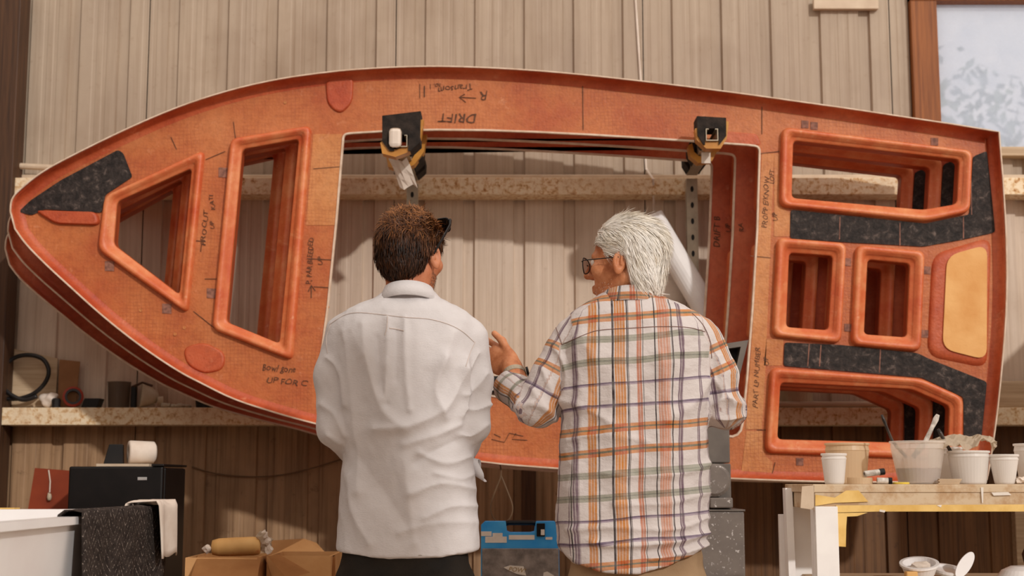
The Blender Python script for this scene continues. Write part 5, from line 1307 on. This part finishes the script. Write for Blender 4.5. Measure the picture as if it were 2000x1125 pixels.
R2 = [([(1130, 680), (1140, 800), (1128, 950), (1120, 1050)], .006, 16), ([(1290, 690), (1300, 800), (1290, 960)], .006, 14), ([(1200, 700), (1195, 850), (1210, 1000)], .005, 16), ([(1250, 760), (1245, 900), (1260, 1040)], -.005, 16),
      ([(1386, 905), (1330, 925), (1240, 930), (1180, 925)], .006, 7), ([(1386, 960), (1300, 985), (1200, 985)], .004, 6), ([(1386, 1010), (1310, 1035), (1200, 1030), (1110, 1035)], .005, 6), ([(1386, 1040), (1320, 1058), (1220, 1066), (1160, 1060)], .008, 6), ([(1386, 1062), (1330, 1082), (1270, 1092)], .008, 5), ([(1386, 1050), (1330, 1070), (1260, 1080)], -.006, 5),
      ([(1110, 860), (1180, 850), (1260, 860)], .004, 8), ([(1100, 780), (1150, 800), (1200, 830)], .006, 10), ([(1385, 740), (1350, 790), (1300, 820)], .006, 11), ([(1140, 660), (1160, 700)], .008, 22), ([(1335, 655), (1315, 705)], .008, 22),
      ([(1086, 680), (1110, 730), (1105, 790)], .007, 8), ([(1060, 720), (1080, 770)], .006, 6), ([(1000, 800), (1040, 790), (1070, 800)], .007, 7), ([(1010, 770), (1020, 800), (1015, 830)], .006, 6), ([(1040, 760), (1060, 790), (1085, 820)], .006, 7), ([(1400, 700), (1415, 760), (1430, 790)], .007, 7), ([(1395, 790), (1420, 780), (1445, 790)], .008, 6), ([(1395, 815), (1425, 818), (1450, 812)], .007, 6), ([(1395, 740), (1410, 770), (1400, 810)], .006, 6)]
V = folds(V, N, R2); N = vnormals(V, F)
V = V + N * (.0045 * vnoise(V * np.array([11, 11, 8]) + 25) + .003 * vnoise(V * np.array([22, 22, 26]) + 19) + .0013 * vnoise(V * np.array([60, 60, 70])))[:, None]
me = to_me(V, F)
bd, al, ar = arm_uv(V0, [LA2, RA2]); cx2 = PX(1238, MDP, 800); hw2 = .185
side = np.abs(V0[:, 0] - cx2); onarm = (bd < .078) & (side > hw2 + .012 - np.clip((V0[:, 2] - mz(680)) * .6, 0, .08))
ang = np.arctan2(V0[:, 0] - cx2, -(V0[:, 1] - MDP - .02)); ut = np.where(np.abs(ang) < 1.0, V0[:, 0] - cx2, np.sign(ang) * (.19 + (np.abs(ang) - 1.0) * .16)) 
wob = .004 * vnoise(V0 * 9)
fu = np.where(onarm, ar * .055 + .02, ut) + wob + 138 * .00136 + .405 * 4
fv = np.where(onarm, al * 1.0 + .115, V0[:, 2] - .085 * (V0[:, 0] - cx2) - mz(752) + 5.5 * .0585) + wob + .351 * 6
for nm, val in (('fab_u', fu), ('fab_v', fv)):
    at = me.attributes.new(nm, 'FLOAT', 'POINT'); at.data.foreach_set('value', val.astype(np.float32))
shirt2 = link('shirt', me, M['plaid'], man2, label='plaid shirt in orange, purple and white')
bv = BVHTree.FromPolygons([tuple(p) for p in V], F.tolist()); sm2 = pm('plaid_thread', S(120, 92, 84), None, 30, .8)
seam(bv, [(1098, 673), (1142, 654), (1172, 645), (1232, 641), (1293, 638), (1345, 640), (1376, 648)], .0010, sm2, shirt2, 'yoke_seam')
seam(bv, [(1086, 640), (1092, 656), (1098, 674)], .0010, sm2, shirt2, 'shoulder_seam'); seam(bv, [(1352, 612), (1372, 634), (1386, 664), (1390, 700)], .0010, sm2, shirt2, 'shoulder_seam')
cm = ring_collar(mp(1230, 597, -.002), .070, .074, .032, .20, 1.26)
nv = len(cm.vertices); co = np.empty(nv * 3); cm.vertices.foreach_get('co', co); co = co.reshape(-1, 3); an = np.arctan2(co[:, 0] - mp(1231, 590)[0], -(co[:, 1] - MDP))
for nm, val in (('fab_u', an * .075 + .6), ('fab_v', co[:, 2] - mz(752) + .322 + .351 * 6)):
    at = cm.attributes.new(nm, 'FLOAT', 'POINT'); at.data.foreach_set('value', val.astype(np.float32))
link('collar', cm, M['plaid'], man2, smooth=True)
trousers(PX(1238, MDP), mz(1050), .12, M['khaki'], man2, .180)
H2 = Head(mp(1222, 514, .0), -65, 2)
Vh, Fh = build_head(H2, neck_to=mp(1231, 625, .01))
Vc, Fc = body_core(PX(1238, MDP), mz(640), .84)
vh = Vol((PX(900, MDP + .2), MDP + .02, mz(790)), (PX(1040, MDP + .1), MDP + .42, mz(610)), .0024)
Wp = mp(1000, 718, .16); Fo = mp(1016, 770, .08); vh.cone(Fo, Wp, .036, .030, .01)
d = mp(948, 688, .225) - Wp; tipT = mp(963, 648, .19)
dn = d / np.linalg.norm(d); tt = np.array([.12, .1, 1.0]); tt = tt - dn * tt.dot(dn); tt /= np.linalg.norm(tt); nn = np.cross(tt, dn)
if nn[1] > 0: nn = -nn
tb = Wp + dn * .030 + tt * .030; v1 = tipT - tb
hand(vh, Wp, dn, tt, nn, .35, 1.0, .012, [v1 + np.array([.012, 0, 0]), v1 + np.array([-.03, 0, .01])])
Vd, Fd = vh.mesh()
vr = Vol((PX(1330, MDP + .2), MDP + .02, mz(850)), (PX(1460, MDP + .2), MDP + .42, mz(700)), .0032)
Wr = mp(1392, 786, .22); vr.cone(mp(1408, 794, .06), Wr, .040, .028, .01); hand(vr, Wr, (-.55, .75, -.1), (0, .1, 1), (.8, .5, 0), .9)
Ve, Fe = vr.mesh()
Vb, Fb = join([(Vh, Fh), (Vc, Fc), (relax(Vd, Fd, 1), Fd), (relax(Ve, Fe, 1), Fe)])
link('body', to_me(Vb, Fb), M['skin_old'], man2)
a = Wp + (Fo - Wp) * .30; axw = Vector(Fo - Wp).normalized()
wt = link('wristwatch', lathe([(.0315, -.009), (.034, -.008), (.034, .008), (.0315, .009), (.0315, -.009)], Vector(a), 28, axw), M['zinc'], man2)
link('dial', lathe([(.0005, 0), (.014, 0), (.014, .006), (.0005, .006)], Vector(a) + Vector((.034, -.004, .01)), 20, (1, -.1, .25)), M['black'], wt)
vv = Vol(H2.C - .18, H2.C + .18, .003); A = (H2.F, H2.R, H2.U)
vv.ell(H2.w(-.016, 0, .040), A, (.100, .084, .088), .01); vv.ell(H2.w(-.048, 0, -.028), A, (.056, .072, .070), .035)
hairline_cut(vv, H2, [-.14, -.085, -.056, -.040, -.030, .012, .034, .046, .07, .095], [-.096, -.094, -.088, -.050, .022, .020, .016, .040, .060, .088])
Vq, Fq = vv.mesh(); Vq = relax(Vq, Fq, 1); Nq = vnormals(Vq, Fq); fq, rq, uq = H2.loc(Vq)
Vq = Vq + Nq * (.005 * vnoise(Vq * 30 * np.array([1, 1, .5])) + .003 * vnoise(Vq * 90 * np.array([1, 1, .4])))[:, None]
def dir2(p, n, cl, t):
    f, r, u = H2.loc(p); top = np.clip((u - .04) / .07, 0, 1)[:, None]; sd = np.clip(np.abs(r) / .07, 0, 1)[:, None]
    fr = (np.clip((f + .035) / .04, 0, 1) * np.clip((.07 - u) / .04, 0, 1))[:, None]
    return -H2.F * (.75 * top + .36 + 1.3 * fr) - H2.U * (1.0 - .75 * top) * (1 - .8 * fr) + cl * .14 + .45 * np.stack([vnoise(p * 22), vnoise(p * 22 + 7), vnoise(p * 22 + 15)], 1)
st = strands(Vq, Nq, 15000, uq > -.09, dir2, .048, .08, .0010, 6, 5, lambda p, rg: np.clip(.62 + .35 * vnoise(p * 45) + rg.normal(0, .16, len(p)), 0, 1))
s2 = strands(Vq, Nq, 160, uq > .115, lambda p, n, c, t: H2.R * .4 - H2.F * .5 + c * .35, .035, .75, .0007, 5, 6)
Vj, Fj = join([(st[0], st[1])]); Vk, Fk, rk = s2
q = np.arange(len(Fk)); 
ha = hair_object('hair', man2, Vq, Fq, st, M['hair_white'], .28, 'full white grey hair combed back')
me = to_me(Vk, Fk); at = me.attributes.new('rnd', 'FLOAT', 'POINT'); at.data.foreach_set('value', rk.astype(np.float32)); link('loose_hair', me, M['hair_white'], man2)
fh, rh, uh = H2.loc(Vh); Nh = vnormals(Vh, Fh); kb = (uh < -.050) & (uh > -.115) & (fh > .02) & (Nh @ H2.U < .4)
sb = strands(Vh, Nh, 420, kb, lambda p, n, c, t: -H2.U + H2.F * .3 + c * .4, .004, .4, .0003, 2, 9)
me = to_me(sb[0], sb[1]); at = me.attributes.new('rnd', 'FLOAT', 'POINT'); at.data.foreach_set('value', sb[2].astype(np.float32)); link('beard', me, M['hair_white'], man2)
for s in (-1, 1): link('eye', lathe([(.0001, -.012)] + [(.012 * math.sin(a_), -.012 * math.cos(a_)) for a_ in np.linspace(.2, math.pi - .2, 10)] + [(.0001, .012)], Vector(H2.w(.078, s * .031, .004)), 16, H2.F), M['eye'], man2, smooth=True)
eg = thing('eyeglasses', 'thin framed eyeglasses worn by the white haired man', 'glasses', H2.w(.10, 0, .0))
for s in (-1, 1):
    pts = [Vector(H2.w(.108 - .006 * abs(math.cos(a_)), s * .035 + .026 * math.cos(a_), -.002 + .022 * math.sin(a_))) for a_ in np.linspace(0, 2 * math.pi, 24, endpoint=False)]
    link('lens', loft([[p - Vector(H2.F) * .0008 for p in pts], [p + Vector(H2.F) * .0008 for p in pts]], cap=True), M['lens_clear'], eg); link('rim', tube(pts, .0016, 6, closed=True), M['black'], eg)
    link('temple', tube([Vector(H2.w(.104, s * .062, .006)), Vector(H2.w(.095, s * .073, .007)), Vector(H2.w(.02, s * .082, .005)), Vector(H2.w(-.012, s * .086, .004))], .0015, 6), M['black'], eg)
link('bridge', tube([Vector(H2.w(.108, -.010, .002)), Vector(H2.w(.114, 0, .005)), Vector(H2.w(.108, .010, .002))], .0015, 6), M['black'], eg)

# ------------------------------------------------------------------ tree outside the window
tr = thing('garden_tree', 'leafy tree outside seen blurred through the dusty window', 'tree', (3.6, 9.5, 0))
link('trunk', tube([(3.6, 9.5, 0), (3.65, 9.5, 1.2), (3.5, 9.45, 2.4), (3.7, 9.5, 3.6)], [.14, .11, .09, .05], 10), M['bark'], tr)
rg = np.random.default_rng(11); nl = 3600; cc = np.array([[3.4, 9.5, 2.7], [4.2, 9.3, 3.5], [3.0, 9.7, 3.3], [3.7, 9.4, 2.0], [4.6, 9.6, 2.4], [2.9, 9.4, 2.2]]); ci = rg.integers(0, len(cc), nl)
dd = rg.normal(0, 1, (nl, 3)); dd /= np.linalg.norm(dd, axis=1, keepdims=True); c = cc[ci] + dd * (rg.random(nl) ** .4)[:, None] * .75
a1 = rg.normal(0, 1, (nl, 3)); a1 /= np.linalg.norm(a1, axis=1, keepdims=True); a2 = np.cross(a1, dd); a2 /= np.linalg.norm(a2, axis=1, keepdims=True) + 1e-6
Vl = np.stack([c - a1 * .06, c + a2 * .03, c + a1 * .06, c - a2 * .03], 1).reshape(-1, 3)
o = link('foliage', to_me(Vl, np.arange(nl * 4).reshape(-1, 4)), M['leaf'], tr); o['kind'] = 'stuff'
